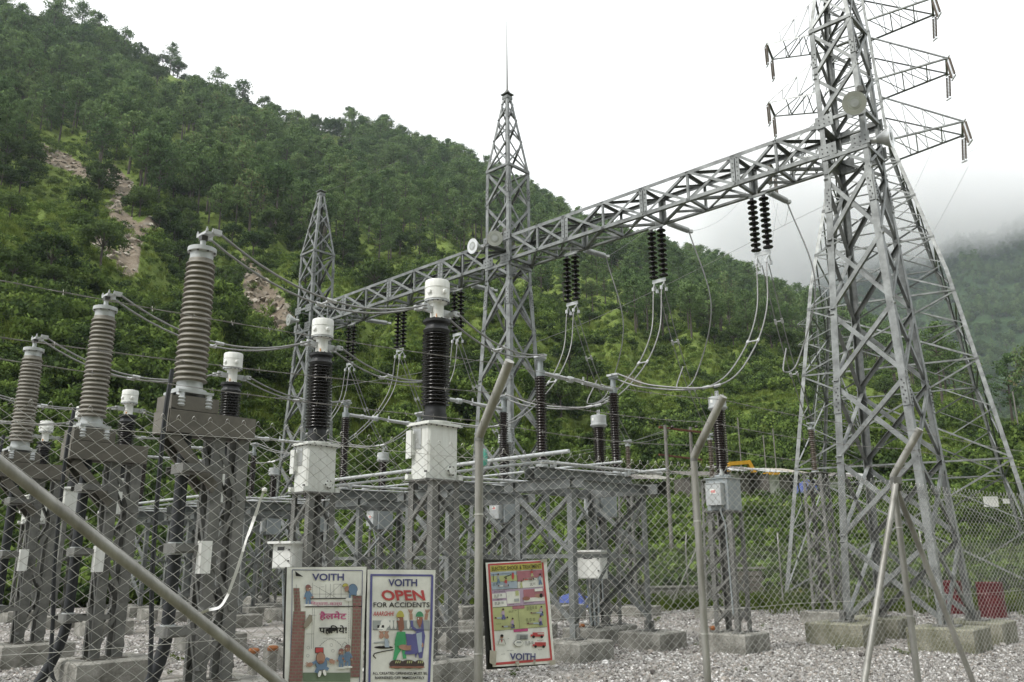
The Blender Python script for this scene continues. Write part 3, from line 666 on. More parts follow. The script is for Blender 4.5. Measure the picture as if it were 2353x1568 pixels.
for z, L in ((20.2, 3.0), (23.5, 2.95), (26.8, 2.9)):
    for sd in (1, -1):
        h = lerp_hw(LTL, z)[0]; h2 = lerp_hw(LTL, z + 2.3)[0]; tips = [np.array([sd*(h+L), s*.75, z + .35]) for s in (-1, 1)]
        for s, tip in zip((-1, 1), tips):
            lo = np.array([sd*h, s*h, z]); hi = np.array([sd*h2, s*h2, z + 2.3]); n = np.array([0, s, .2])
            lt.part('arm_chord', bar_geo(lo, tip, n, .075, 'steel')); lt.part('arm_chord', bar_geo(hi, tip, n, .06, 'steel'))
            for q in range(1, 4):
                A = lo + (tip-lo)*q/4; B = hi + (tip-hi)*q/4; B2 = hi + (tip-hi)*(q-1)/4
                lt.part('arm_lacing', bar_geo(A, B, n, .035, 'steel', .02)); lt.part('arm_lacing', bar_geo(A, B2, n, .035, 'steel', .03))
        g = bar_geo(tips[0], tips[1], (sd, 0, 0), .10, 'steel'); lt.part('arm_end_strut', g)
        for f in (.35, .7):
            A = np.array([sd*h, -h, z]); B = np.array([sd*h, h, z]); p = A+(tips[0]-A)*f; q = B+(tips[1]-B)*f; pm_ = A+(tips[0]-A)*(f-.35)
            lt.part('arm_lacing', bar_geo(p, q, (0, 0, -1), .05, 'steel', .01)); lt.part('arm_lacing', bar_geo(pm_, q, (0, 0, -1), .05, 'steel', .02))
for s in (-1, 1):
    g = G(); hh = .72
    g.tube([(s*-0, 0, 33), (0, 0, 33.02)], .02, 'steel', 5)
LTC = np.array([16.9, 36.0, 0]); LTR = rad(-28)
lt.spawn('line_tower', 'tall double circuit transmission tower with wide crossarms behind the right column', 'pylon', LTC, LTR)
lt2 = lt.spawn('line_tower', 'distant transmission tower half hidden behind the right column legs', 'pylon', (30.5, 78, 7), rad(-15)); lt2.scale = (.62, .62, .62)
for k, (sx, sy) in enumerate(CORN):
    ca, sa = math.cos(LTR), math.sin(LTR); p = LTC + np.array([ca*sx*4.6 - sa*sy*4.6, sa*sx*4.6 + ca*sy*4.6, 0])
    plinth(p[0], p[1], .9, .9, .32, f'small concrete footing under the {["left front", "right front", "right rear", "left rear"][k]} leg of the line tower', False, LTR)

# ================================================================== equipment kits (local x = away to the right, local y = away to the left)
def sheds(z0, z1, n, core, out, drop=.35, alt=None):
    p = [(core, z0)]; dz = (z1 - z0) / n
    for i in range(n):
        z = z0 + dz * i; o = out if not (alt and i % 2) else alt
        p += [(core, z + dz*.30), (o*.985, z + dz*.16), (o, z + dz*.28), (core*1.02, z + dz*.72)]
    p.append((core, z1)); return p
Xp = np.array([(0, 0, 1), (0, 1, 0), (-1, 0, 0)]).T     # lathe axis turned to -x
def axis_R(d):
    d = unit(d); u, w = perp(d); return np.array([u, w, d]).T
BOLTP = [(.014, 0), (.014, .014), (0, .016)]

# current transformer: tank, ribbed insulator, white head
def make_ct():
    k = Kit(); g = G()
    v = [(i*(.30-q), j*(.205-q), z) for z, q in ((0, 0), (.80, 0)) for i, j in CORN for q in (q,)]
    bx, by, c = .30, .205, .03
    ring = [(-bx+c, -by), (bx-c, -by), (bx, -by+c), (bx, by-c), (bx-c, by), (-bx+c, by), (-bx, by-c), (-bx, -by+c)]
    g.ext(ring, (0, 0, 0), (0, 0, .80), np.array([1., 0, 0]), np.array([0, 1., 0]), 'tank'); T = k.part('tank', g)
    g = G(); g.box((0, 0, .812), (.70, .50, .02), 'tank'); g.box((0, 0, .838), (.66, .46, .024), 'tank')
    for i in range(6):
        for s in (-1, 1): g.lathe(BOLTP, 'bolt', 6, (-.28+.112*i, s*.228, .80), R=np.diag([1, -1, -1.])); 
    for i in range(4):
        for s in (-1, 1): g.lathe(BOLTP, 'bolt', 6, (s*.325, -.17+.113*i, .80), R=np.diag([1, -1, -1.]))
    k.part('lid', g, T)
    g = G(); g.box((-.306, .05, .60), (.008, .17, .30), 'plate'); k.part('name_plate', g, T)
    g = G(); g.box((-.33, .15, .52), (.06, .10, .32), 'tank'); g.box((-.37, .17, .52), (.012, .12, .42), 'tank'); k.part('terminal_box', g, T)
    g = G(); g.lathe([(.075, 0), (.075, .02), (.055, .022), (.055, .05), (0, .05)], 'tank', 16, (.14, -.205, .13), R=np.array([(1, 0, 0), (0, 0, 1), (0, -1, 0)]).T)
    for i in range(6): g.lathe(BOLTP, 'bolt', 6, (.14+.066*math.cos(i*1.047), -.226, .13+.066*math.sin(i*1.047)), R=np.array([(1, 0, 0), (0, 0, 1), (0, -1, 0)]).T)
    k.part('drain_flange', g, T)
    for sx, sy in ((-1, -1), (1, -1), (1, 1), (-1, 1)):
        g = G(); g.box((sx*.33, sy*.20, .04), (.09, .07, .08), 'tank'); g.lathe([(.022, 0), (.022, .03)], 'bolt', 8, (sx*.35, sy*.2, .08)); k.part('lifting_lug', g, T)
    g = G(); g.lathe([(.22, .85), (.22, .885), (.18, .89), (.18, 1.0), (.165, 1.0), (.165, 1.14), (.15, 1.16)], 'dark', 32); g.lathe([(.245, .85), (.245, .875), (.2, .878)], 'tank', 32); I0 = k.part('base_flange', g)
    g = G(); g.lathe(sheds(1.14, 2.29, 20, .155, .225), 'black_porc', 40); k.part('insulator', g)
    g = G(); g.lathe([(.19, 2.28), (.215, 2.33), (.18, 2.38), (.165, 2.43), (.215, 2.455), (.215, 2.50), (.12, 2.505)], 'dark', 32)
    for i in range(10): g.lathe(BOLTP, 'bolt', 6, (.19*math.cos(i*.628), .19*math.sin(i*.628), 2.50))
    k.part('top_flange', g)
    g = G(); g.lathe([(.15, 2.50), (.15, 2.52), (.108, 2.53), (.108, 2.78), (.16, 2.79), (.16, 2.80)], 'white', 32); N = k.part('neck', g)
    g = G(); g.box((-.084, -.084, 2.55), (.008, .06, .06), 'orange', np.array([(.707, .707, 0), (-.707, .707, 0), (0, 0, 1)])); k.part('phase_label', g, N)
    g = G(); g.lathe([(.17, 2.80), (.200, 2.802), (.200, 2.825), (.195, 2.826)], 'lgrey', 36); g.lathe([(.17, 2.83), (.203, 2.832), (.203, 2.86), (.196, 2.862), (.198, 3.02), (.204, 3.022), (.204, 3.03), (.198, 3.032), (.198, 3.13), (.190, 3.15), (.15, 3.16), (0, 3.165)], 'white', 36)  # flange ring in a darker grey that stands in for shade under the head
    for i in range(14): g.lathe(BOLTP, 'bolt', 6, (.186*math.cos(i*.449), .186*math.sin(i*.449), 2.802), R=np.diag([1, -1, -1.]))
    Hd = k.part('head', g)
    for a in (rad(190), rad(-95), rad(15)):
        g = G(); d = np.array([math.cos(a), math.sin(a), 0]); g.lathe([(.04, 0), (.04, .035), (.032, .042), (0, .044)], 'white', 14, d*.185 + np.array([0, 0, 2.94]), R=axis_R(d)); k.part('cover_boss', g, Hd)
    for s in (-1, 1):
        g = G(); g.box((s*.19, 0, 2.66), (.16, .05, .10), 'alum'); g.box((s*.29, 0, 2.66), (.07, .24, .06), 'alum')
        for j in (-.1, .1): g.box((s*.33, j, 2.66), (.10, .05, .08), 'alum'); g.lathe(BOLTP, 'bolt', 6, (s*.33, j, 2.70))
        k.part('terminal', g)
    return k
CT = make_ct()
def lattice_stand(z0, z1, hw, n, legw=.07, brw=.045, mat='steel2', hw2=None, top=True, x=False):
    k = Kit(); lev = [(z0, hw, hw), (z1, hw2 or hw, hw2 or hw)]; zs = np.linspace(z0 + .12, z1 - .05, n + 1)
    lattice(k, lev, list(zip(zs[:-1], zs[1:])), legw, brw, mat, x=x)
    for sx, sy in CORN:
        g = G(); g.box((sx*hw*.93, sy*hw*.93, z0+.01), (.2, .2, .02), mat); k.part('foot_plate', g)
    if top:
        g = G(); h = hw2 or hw; g.box((0, 0, z1+.012), (2*h+.1, 2*h+.1, .02), mat); k.part('top_plate', g)
    return k
CTS = lattice_stand(.35, 2.83, .27, 4, .11, .055)
CTPOS = [np.array([-1.19, 12.58, 0]), np.array([-3.5, 14.72, 0]), np.array([-5.98, 17.23, 0]), np.array([-9.93, 21.1, 0]), np.array([-12.3, 23.4, 0]), np.array([-14.68, 25.83, 0])]
CTW = ['nearest, above the posters', 'second from the centre post', 'right beside the tallest bushing', 'between two brown bushings', 'hidden behind the middle bushing', 'lowest, beside the leftmost bushing']
for p, w in zip(CTPOS, CTW):
    CT.spawn('current_transformer', 'white headed black ribbed current transformer, ' + w, 'transformer', p + (0, 0, 2.863), YA, 'current transformers')
    CTS.spawn('transformer_stand', 'steel lattice stand under the current transformer that is ' + w.replace('nearest, ', ''), 'steel stand', p, YA, 'transformer stands')
    plinth(p[0], p[1], 1.0, 1.0, .35, 'concrete base under the current transformer ' + w.replace('nearest, ', ''))

# cable sealing end on its cantilever frame
def make_seal():
    k = Kit(); g = G(); g.box((0, 0, .015), (.44, .40, .03), 'lgrey')
    for i in (-1, 1):
        for j in (-1, 1): g.lathe([(.05, -.17), (.065, -.15), (.05, -.13), (.065, -.11), (.05, -.09), (.065, -.07), (.05, -.05), (.05, 0)], 'lgrey', 14, (i*.17, j*.15, 0))
    B = k.part('base_plate', g)
    g = G(); g.lathe([(.20, .03), (.20, .06), (.155, .07), (.15, .17), (.16, .18)], 'lgrey', 32); g.lathe([(.12, -.05), (.12, -.25)], 'dark', 20); k.part('base_collar', g)
    g = G(); pr = [(.165, .16)]
    for i in range(23):
        z = .17 + i*.0675; r = .196 - .022*i/23; pr += [(r*.80, z+.018), (r, z), (r*1.01, z+.012), (r*.80, z+.056)]
    pr += [(.15, 1.73)]; g.lathe(pr, 'taupe_porc', 40); k.part('insulator', g)
    g = G(); g.lathe([(.14, 1.72), (.14, 1.82), (.175, 1.83), (.175, 1.885), (.16, 1.89), (.035, 1.895), (.035, 2.02), (0, 2.02)], 'lgrey', 32)
    for i in range(8): g.lathe(BOLTP, 'bolt', 6, (.158*math.cos(i*.785), .158*math.sin(i*.785), 1.83), R=np.diag([1, -1, -1.]))
    k.part('top_cap', g)
    g = G(); g.box((0, 0, 2.03), (.08, .08, .07), 'bolt'); g.box((.03, 0, 2.08), (.13, .24, .035), 'alum')
    for j in (-.12, .12):
        for i in (-.02, .06): g.lathe([(.016, 0), (.016, .035), (.009, .035), (.009, .06)], 'alum', 8, (i, j, 2.09))
        g.box((.12, j, 2.11), (.10, .055, .065), 'alum')
    k.part('terminal_clamp', g)
    return k
SEAL = make_seal()
def make_seal_frame():
    k = Kit(); T = 3.44
    for s in (-1, 1):
        g = G(); g.chan((-.30, s*.21, T-.15), (.80, s*.21, T-.15), (0, 0, 1), (0, -s, 0), .26, .07, 'channel'); k.part('side_channel', g)
        g = G(); g.chan((-.28, s*.19, T+.075), (.30, s*.19, T+.075), (0, 0, 1), (0, -s, 0), .17, .06, 'channel'); k.part('top_channel', g)
        g = G(); g.chan((-.22, s*.16, T-.30), (.34, s*.20, T-.9), unit((.6, 0, 1)), (0, -s, 0), .12, .05, 'channel'); k.part('knee_brace', g)
    for x, h, z in ((-.31, .26, T-.15), (.81, .26, T-.15), (-.29, .17, T+.075)):
        g = G(); g.chan((x, -.19, z), (x, .19, z), (0, 0, 1), (1 if x < 0 else -1, 0, 0), h, .06, 'channel'); k.part('end_channel', g)
    for x, sg in ((.38, 1), (.70, -1)):
        for s in (-1, 1):
            g = G(); g.chan((x, s*.14, .38), (x, s*.14, T-.29), (1, 0, 0), (0, -s, 0), .14, .06, 'steel2'); k.part('leg', g)
            g = G(); g.box((x, s*.14, .37), (.24, .20, .025), 'channel'); k.part('foot_plate', g)
    zs = np.linspace(.5, T-.4, 5)
    for a, b in zip(zs[:-1], zs[1:]):
        for s in (-1, 1):
            k.part('brace', bar_geo((.38, s*.15, a), (.70, s*.15, b), (0, s, 0), .055, 'steel2') if int(a*2) % 2 else bar_geo((.70, s*.15, a), (.38, s*.15, b), (0, s, 0), .055, 'steel2'))
        for x in (.30, .78): k.part('brace', bar_geo((x, -.14, a), (x, .14, b), (1 if x > .5 else -1, 0, 0), .05, 'steel2'))
    for z in (2.75, 1.85, .95):
        k.part('cable_bracket', bar_geo((-.12, -.26, z), (.46, -.26, z), (0, -1, 0), .07, 'steel2', -.05)); k.part('cable_bracket', bar_geo((-.12, .1, z), (.46, .2, z), (0, 1, 0), .07, 'steel2', -.05))
        g = G(); g.box((0, -.11, z), (.22, .30, .11), 'steel2'); g.lathe([(.085, -.07), (.085, .07)], 'lgrey', 20, (0, -.02, z)); k.part('cable_clamp', g)
    g = G(); g.box((.20, -.33, 1.75), (.13, .10, .36), 'white'); k.part('link_box', g)
    return k
SFR = make_seal_frame()
SEALPOS = [np.array([-3.91, 9.81, 0]), np.array([-6.31, 12.27, 0]), np.array([-8.83, 14.78, 0])]
SW = ['tallest, nearest', 'middle', 'leftmost']
for p, w in zip(SEALPOS, SW):
    SEAL.spawn('cable_bushing', f'brown ribbed cable bushing, the {w} of the three at left', 'bushing', p + (0, 0, 3.64), YA, 'cable bushings')
    SFR.spawn('bushing_frame', f'brownish steel cantilever frame holding up the {w} brown bushing', 'steel frame', p, YA, 'bushing frames')
    q = p + EX*.60; plinth(q[0], q[1], 1.15, 1.0, .37, f'concrete block under the frame of the {w} brown bushing')
    loc = lambda x, y, z: p + EX*x + EY*y + np.array([0, 0, z])
    g = G(); g.tube(cat_rom([loc(0, -.02, 3.58), loc(0, -.02, 2.4), loc(0, -.02, 1.2), loc(-.03, .0, .7), loc(-.18, .10, .2), loc(-.42, .26, -.25)], 8), .072, 'cable', 14)
    g.lathe([(.085, -.01), (.085, .12)], 'dark', 16, loc(0, -.02, 3.3))
    thing('power_cable', f'thick black power cable dropping from the {w} brown bushing to the ground', 'cable', (0, 0, 0), 0, 'power cables', g.mesh('power_cable'))
    g = G(); g.tube(cat_rom([loc(-.36, -.28, 3.86), loc(-.40, -.30, 3.2), loc(-.34, -.22, 1.8), loc(-.24, -.16, .9), loc(-.2, -.2, .3), loc(-.06, -.3, .06), loc(.3, -.4, .09), loc(.62, -.3, .35)], 8), .027, 'cable', 8)
    thing('earth_cable', f'thin black cable running down beside the power cable of the {w} brown bushing', 'cable', (0, 0, 0), 0, 'earth cables', g.mesh('earth_cable'))

# voltage transformer with ABB box
def make_cvt():
    k = Kit(); g = G(); g.box((0, 0, .31), (.52, .46, .60), 'grey'); g.box((0, 0, .622), (.58, .52, .02), 'grey'); T = k.part('tank', g)
    g = G(); g.box((-.34, .0, .30), (.15, .32, .40), 'lgrey'); g.box((-.34, 0, .51), (.17, .34, .015), 'lgrey'); B = k.part('secondary_box', g, T)
    g = G(); g.box((-.4165, .0, .36), (.003, .14, .09), 'white'); put_text(g, 'ABB', 'red', lambda x, y: (-.4195, .05 - x, .39 - y), 0, .008, .10, .058); k.part('maker_label', g, T)
    g = G(); g.lathe([(.05, 0), (.05, .05), (.03, .05), (.03, .12)], 'lgrey', 10, (-.26, -.12, .66)); g.tube([(-.34, -.1, .1), (-.34, -.1, -.05), (-.28, -.14, -.25), (-.26, -.16, -1.9)], .018, 'grey', 6); k.part('conduit', g, T)
    g = G(); g.lathe([(.16, .63), (.16, .69), (.12, .70)], 'grey', 24); g.lathe(sheds(.69, 1.98, 27, .092, .145), 'black_porc' if False else 'brown_porc', 32); k.part('insulator', g)
    g = G(); g.lathe([(.14, 1.98), (.16, 2.0), (.19, 2.02), (.19, 2.05), (.175, 2.06), (.175, 2.24), (.165, 2.25), (0, 2.255)], 'lgrey', 28); g.box((-.177, .03, 2.15), (.005, .05, .06), 'white'); k.part('head', g)
    g = G(); g.box((0, 0, 2.32), (.012, .08, .13), 'alum')
    for i in (-.02, .02):
        for j in (2.29, 2.32, 2.35): g.lathe([(.009, 0), (.009, .004)], 'bolt', 6, (-.0062, i, j), R=Xp)
    k.part('terminal_pad', g)
    return k
CVT = make_cvt(); CVTS = lattice_stand(.35, 2.55, .25, 4, .09, .05)
CVTPOS = [np.array([4.12, 16.4, 0]), np.array([1.94, 18.5, 0]), np.array([-.2, 21.2, 0]), np.array([-3.9, 24.9, 0]), np.array([-6.1, 26.9, 0]), np.array([-8.3, 28.9, 0])]
VW = ['standing alone right of centre', 'next to the white control box', 'behind the middle column foot', 'left of the nearest white tank', 'hidden behind the second tank', 'farthest left']
for p, w in zip(CVTPOS, VW):
    CVT.spawn('voltage_transformer', 'grey capped brown ribbed voltage transformer, ' + w, 'transformer', p + (0, 0, 2.575), YA, 'voltage transformers')
    CVTS.spawn('transformer_stand', 'steel lattice stand of the voltage transformer ' + w, 'steel stand', p, YA, 'transformer stands')
    plinth(p[0], p[1], .95, .95, .35, 'concrete base under the voltage transformer ' + w)

# surge arresters
def make_arr():
    k = Kit(); g = G(); g.lathe([(.10, 0), (.10, .04), (.06, .05)], 'lgrey', 20); k.part('base', g)
    g = G(); g.lathe(sheds(.05, 1.2, 20, .055, .105, alt=.085), 'grey_porc', 28); k.part('insulator', g)
    g = G(); g.lathe([(.09, 1.2), (.09, 1.26), (.03, 1.27), (.03, 1.36), (0, 1.36)], 'lgrey', 20); g.box((0, 0, 1.37), (.30, .10, .04), 'lgrey'); g.box((.12, 0, 1.40), (.06, .12, .06), 'lgrey'); k.part('top_cap', g)
    return k
ARR = make_arr(); ARRS = lattice_stand(.3, 3.95, .33, 5, .075, .045, hw2=.26, x=True)
ARRPOS = [np.array([8.45, 23.3, 0]), np.array([6.05, 25.3, 0]), np.array([3.7, 26.6, 0])]
for p, w in ((np.array([8.45, 23.3, 0]), 'behind the left leg of the right column'), (np.array([6.05, 25.3, 0]), 'hidden behind the lone voltage transformer'), (np.array([3.7, 26.6, 0]), 'just right of the tall pair of post insulators')):
    z = 0
    ARR.spawn('surge_arrester', 'slender grey brown surge arrester ' + w, 'arrester', p + (0, 0, 3.99), YA, 'surge arresters')
    ARRS.spawn('arrester_stand', 'tall lattice stand of the surge arrester ' + w, 'steel stand', p, YA, 'arrester stands')
    plinth(p[0], p[1], 1.15, 1.15, .30, 'low concrete base under the surge arrester ' + w)

# centre break isolators
def post_ins(k, x, y, z0):
    g = G(); g.lathe([(.11, z0), (.11, z0+.03), (.075, z0+.04), (.075, z0+.10)], 'lgrey', 20, (x, y, 0)); k.part('post_base', g)
    g = G(); g.lathe(sheds(z0+.10, z0+1.72, 30, .072, .118), 'brown_porc', 30, (x, y, 0)); k.part('post_insulator', g)
    g = G(); g.lathe([(.085, z0+1.72), (.09, z0+1.84), (.055, z0+1.85), (.055, z0+2.03), (.09, z0+2.04), (.10, z0+2.07), (0, z0+2.07)], 'grey', 20, (x, y, 0)); k.part('post_cap', g)
def make_iso():
    k = Kit(); L = 2.4; Z = 3.36
    for s in (-1, 1):
        g = G(); g.chan((-.35, s*.12, Z-.10), (L+.35, s*.12, Z-.10), (0, 0, 1), (0, s, 0), .20, .075, 'steel'); k.part('base_channel', g)
    for x in (0, L):
        g = G(); g.box((x, 0, Z+.012), (.34, .34, .024), 'lgrey'); g.lathe([(.12, 0), (.12, .05), (.08, .06)], 'lgrey', 18, (x, 0, Z+.024)); k.part('bearing', g)
    post_ins(k, 0, 0, Z+.06); post_ins(k, L, 0, Z+.06); za = Z + 1.86
    g = G(); g.tube([(.05, 0, za), (.95, 0, za)], .042, 'alum', 12); g.lathe([(.06, -.03), (.06, .03)], 'lgrey', 14, (.5, 0, za), R=Xp); g.lathe([(.065, -.06), (.065, .06)], 'lgrey', 14, (.92, 0, za), R=Xp); k.part('contact_arm', g)
    g = G()
    for j in (-.06, -.02, .02, .06): g.tube([(.95, j, za+.03), (1.18, j*1.25, za+.02), (1.36, j, za)], .011, 'alum', 6)
    g.tube([(1.36, 0, za-.03), (1.36, 0, za+.12)], .02, 'alum', 8); k.part('contact_fingers', g)
    g = G(); g.tube([(1.33, 0, za), (L-.04, 0, za)], .045, 'alum', 12); g.lathe([(.06, -.03), (.06, .03)], 'lgrey', 14, (2.0, 0, za), R=Xp); k.part('contact_arm', g)
    for s in (0, L):
        g = G(); g.box((s, 0, Z+2.16), (.26, .10, .04), 'alum'); g.box((s, 0, Z+2.19), (.08, .28, .04), 'alum'); k.part('terminal', g)
    g = G(); g.tube([(-.35, -.28, Z+.08), (1.5, -.28, Z+.10), (L+1.3, -.28, Z+.14)], .035, 'alum', 10); g.box((0, -.28, Z+.06), (.08, .1, .12), 'lgrey'); g.box((L, -.28, Z+.06), (.08, .1, .12), 'lgrey'); k.part('earth_switch_tube', g)
    g = G(); g.tube([(.05, .18, Z+.03), (L-.1, -.16, Z+.05)], .022, 'alum', 8); k.part('link_rod', g)
    return k
def make_iso_stand():
    k = Kit(); L = 2.4; Z = 3.15
    for x in (0, L):
        g = G(); s = -1 if x == 0 else 1; g.chan((x, -.98, Z-.10), (x, .98, Z-.10), (0, 0, 1), (s, 0, 0), .19, .075, 'steel'); k.part('cross_channel', g)
        for y in (-.7, .7):
            g = G(); g.angle((x, y, .33), (x, y, Z-.2), (1 if x == 0 else -1, 0, 0), (0, 1 if y < 0 else -1, 0), .12, 'steel', .012); k.part('leg', g)
            g = G(); g.box((x+(.04 if x == 0 else -.04), y*.95, .345), (.3, .3, .025), 'steel2'); g.box((x+(.04 if x == 0 else -.04), y*.95, .44), (.02, .22, .17), 'steel2'); k.part('foot_plate', g)
        for z0, z1 in ((.55, 1.75), (1.75, 2.9)):
            n = (-1 if x == 0 else 1, 0, 0); k.part('brace', bar_geo((x, -.7, z0), (x, .7, z1), n, .07, 'steel')); k.part('brace', bar_geo((x, .7, z0), (x, -.7, z1), n, .07, 'steel', .022))
        k.part('tie', bar_geo((x, -.7, 1.75), (x, .7, 1.75), (-1 if x == 0 else 1, 0, 0), .07, 'steel', .04))
    for y in (-.7, .7):
        n = (0, -1 if y < 0 else 1, 0); k.part('brace', bar_geo((0, y, .6), (L, y, 2.9), n, .075, 'steel')); k.part('brace', bar_geo((L, y, .6), (0, y, 2.9), n, .075, 'steel', .022))
        k.part('tie', bar_geo((0, y, 1.75), (L, y, 1.75), n, .065, 'steel', .04))
        g = G(); g.chan((-.06, y, Z-.11), (L+.06, y, Z-.11), (0, 0, 1), (0, 1 if y > 0 else -1, 0), .17, .07, 'steel'); k.part('side_channel', g)
    return k
ISO = make_iso(); ISOS = make_iso_stand()
ISOPOS = [np.array([.55, 15.75, 0]), np.array([-1.85, 18.0, 0]), np.array([-4.15, 20.35, 0])]; ISOPOS += [p + BAY for p in ISOPOS]
IW = ['right of centre', 'behind the nearest tank', 'between the tanks', 'first far left', 'second far left', 'last far left']
for i, (p, w) in enumerate(zip(ISOPOS, IW)):
    ISO.spawn('isolator', 'centre break isolator with two brown posts and silver arms, ' + w, 'isolator', p, YA, 'isolators')
    ISOS.spawn('isolator_stand', 'braced steel table frame carrying the isolator ' + w, 'steel stand', p, YA, 'isolator stands')
    for x in (0, 2.4):
        for y in (-.7, .7):
            q = p + EX*x + EY*y; plinth(q[0], q[1], .95, .95, .33, f'concrete base at the {"near" if x == 0 else "far"} {"right" if y < 0 else "left"} leg of the isolator {w}')
# operating tubes that tie the three phases together
def rod(name, pts, r, mat, label, cat, n=10, group=None, sm=6):
    g = G(); g.tube(cat_rom(pts, sm) if len(pts) > 2 else pts, r, mat, n); return thing(name, label, cat, (0, 0, 0), 0, group, g.mesh(name))
for b in (0, 3):
    w = 'across the three central isolators' if b == 0 else 'across the far left isolators'
    A = ISOPOS[b]; B = ISOPOS[b+2]
    for j, (dx, dz, r) in enumerate(((-.42, 3.56, .038), (-.30, 3.44, .028), (2.75, 3.46, .032), (1.2, 3.50, .024))):
        rod('operating_tube', [A + EX*dx - EY*(1.0 if j != 1 else .4) + (0, 0, dz), B + EX*dx + EY*.8 + (0, 0, dz)], r, 'lgrey', ['thickest upper silver operating tube ', 'thin front silver operating tube ', 'rear silver operating tube ', 'thin middle silver link tube '][j] + w, 'tube', 12, 'operating tubes')

# suspension strings under the beams
def make_string():
    k = Kit(); g = G(); g.box((0, 0, -.04), (.05, .46, .06), 'lgrey'); g.tube([(0, 0, 0), (0, 0, .14)], .015, 'lgrey', 6); k.part('top_yoke', g)
    for s in (-1, 1):
        for i in range(10):
            z = -.13 - .146*i; g = G()
            g.lathe([(.02, .06), (.045, .05), (.05, .0), (.06, -.012), (.118, -.035), (.127, -.05), (.122, -.066), (.10, -.062), (.085, -.075), (.06, -.062), (.045, -.078), (.02, -.076), (.012, -.095)], 'black_porc', 22, (0, s*.16, z)); k.part('disc', g)
    g = G(); g.box((0, 0, -1.62), (.03, .42, .10), 'lgrey')
    for s in (-1, 1):
        g.tube([(0, s*.16, -1.60), (0, s*.16, -1.70), (-.10, s*.13, -1.84)], .018, 'lgrey', 6); g.tube([(0, s*.16, -1.70), (.10, s*.15, -1.84)], .018, 'lgrey', 6)
        g.box((-.11, s*.13, -1.87), (.06, .05, .10), 'alum'); g.box((.11, s*.15, -1.87), (.06, .05, .10), 'alum')
    k.part('bottom_yoke', g); return k
STR = make_string(); STRPOS = []
for b in (0, 1):
    for s in (.225, .5, .775):
        p = COLUMNS[b] + (COLUMNS[b+1]-COLUMNS[b])*s + EX*.10; STRPOS.append(p)
        STR.spawn('insulator_string', f'double string of black disc insulators, {["nearest the right column", "in the middle of the long beam", "nearest the lightning rod column"][int(s*3)] if b == 0 else ["just left of the lightning rod column", "in the middle of the far beam", "nearest the far left column"][int(s*3)]}', 'insulator', p + (0, 0, 10.72), YA, 'insulator strings')
        g = G(); q = p + EX*.55 + (0, 0, 11.0); e = q + EX*1.35 + np.array([0, 0, .12]); R = axis_R(e - q)
        g.lathe(sheds(.15, 1.2, 22, .035, .085), 'lgrey', 18, q, R=R); g.tube([q, e], .016, 'lgrey', 6); g.box(e, (.12, .12, .08), 'lgrey')
        thing('tension_insulator', f'grey ribbed tension insulator behind the {["long", "far"][b]} beam, {["right", "middle", "left"][int(s*3)]} phase', 'insulator', (0, 0, 0), 0, 'tension insulators', g.mesh('tension_insulator'))

# conductors
def twin(name, pts, label, sep=.13, r=.016, sp=(.5,), ax=None, group='twin conductors', sag=0):
    P = cat_rom(pts, 12) if len(pts) > 2 else [np.asarray(pts[0])*(1-t) + np.asarray(pts[1])*t for t in np.linspace(0, 1, 13)]
    if sag: P = [p - np.array([0, 0, sag*4*t*(1-t)]) for p, t in zip(P, np.linspace(0, 1, len(P)))]
    t = thing(name, label, 'conductor', (0, 0, 0), 0, group)
    for s in (-1, 1):
        g = G(); g.tube([p + s*sep*(EY if ax is None else ax) for p in P], r, 'cond', 8); link('strand', g.mesh('strand'), t)
    for f in sp:
        i = int(f*(len(P)-1)); g = G(); a = EY if ax is None else ax; g.tube([P[i]-a*(sep+.03), P[i]+a*(sep+.03)], .016, 'alum', 6)
        for s in (-1, 1): d = unit(P[min(i+1, len(P)-1)]-P[i-1]); g.tube([P[i]+a*s*sep-d*.07, P[i]+a*s*sep+d*.07], .03, 'alum', 8)
        link('spacer', g.mesh('spacer'), t)
    return t
def up(p, z): return np.array([p[0], p[1], z])
for i in range(3):
    w = ['nearest', 'second', 'third'][i]
    twin('conductor', [up(SEALPOS[i], 5.75) + EX*.13, up(CTPOS[i], 5.53) - EX*.33], f'twin conductor sagging from the {SW[i]} brown bushing to a white head', sag=.42, sp=(.52,))
    twin('conductor', [up(CTPOS[i], 5.53) + EX*.33, up(ISOPOS[i], 5.55) - EX*.05], f'twin conductor from the {w} white head to its isolator post', sag=.22, sp=(.55,))
    q = up(CTPOS[3+i], 5.53); twin('conductor', [q - EX*4.5 - EY*.2 + (0, 0, .35), q - EX*.33], f'twin conductor entering from the left edge to the {["first", "second", "third"][i]} far white head', sag=.35, sp=(.6,))
    twin('conductor', [q + EX*.33, up(ISOPOS[3+i], 5.55)], f'twin conductor from the {["first", "second", "third"][i]} far white head to its isolator', sag=.2, sp=(.5,))
for b in (0, 3):
    for i in range(3):
        s = STRPOS[b+i] + (0, 0, 8.83); e = up(ISOPOS[b+i] + EX*2.4, 5.55); m = (s*.42 + e*.58); v = up(CVTPOS[b+i], 5.02)
        twin('conductor', [s - EX*.1, s*.88+v*.12 - (0, 0, .85), s*.55 + v*.45 - (0, 0, .9), v + (0, 0, .06), e*.62 + v*.38 - (0, 0, .15), e], f'twin conductor drooping from the {["right", "middle", "left"][i]} disc string of the {"long" if b == 0 else "far"} beam to an isolator', sp=(.36, .62))
        q = s + EX*.1; en = up(ARRPOS[i], 5.42) if b == 0 else up(q + EX*3.0, 4.6); twin('conductor', [q, q*.6 + en*.4 - (0, 0, .45), en], f'dark twin dropper going down behind the {["right", "middle", "left"][i]} disc string of the {"long" if b == 0 else "far"} beam', sep=.09, r=.013, sp=(.35, .7))
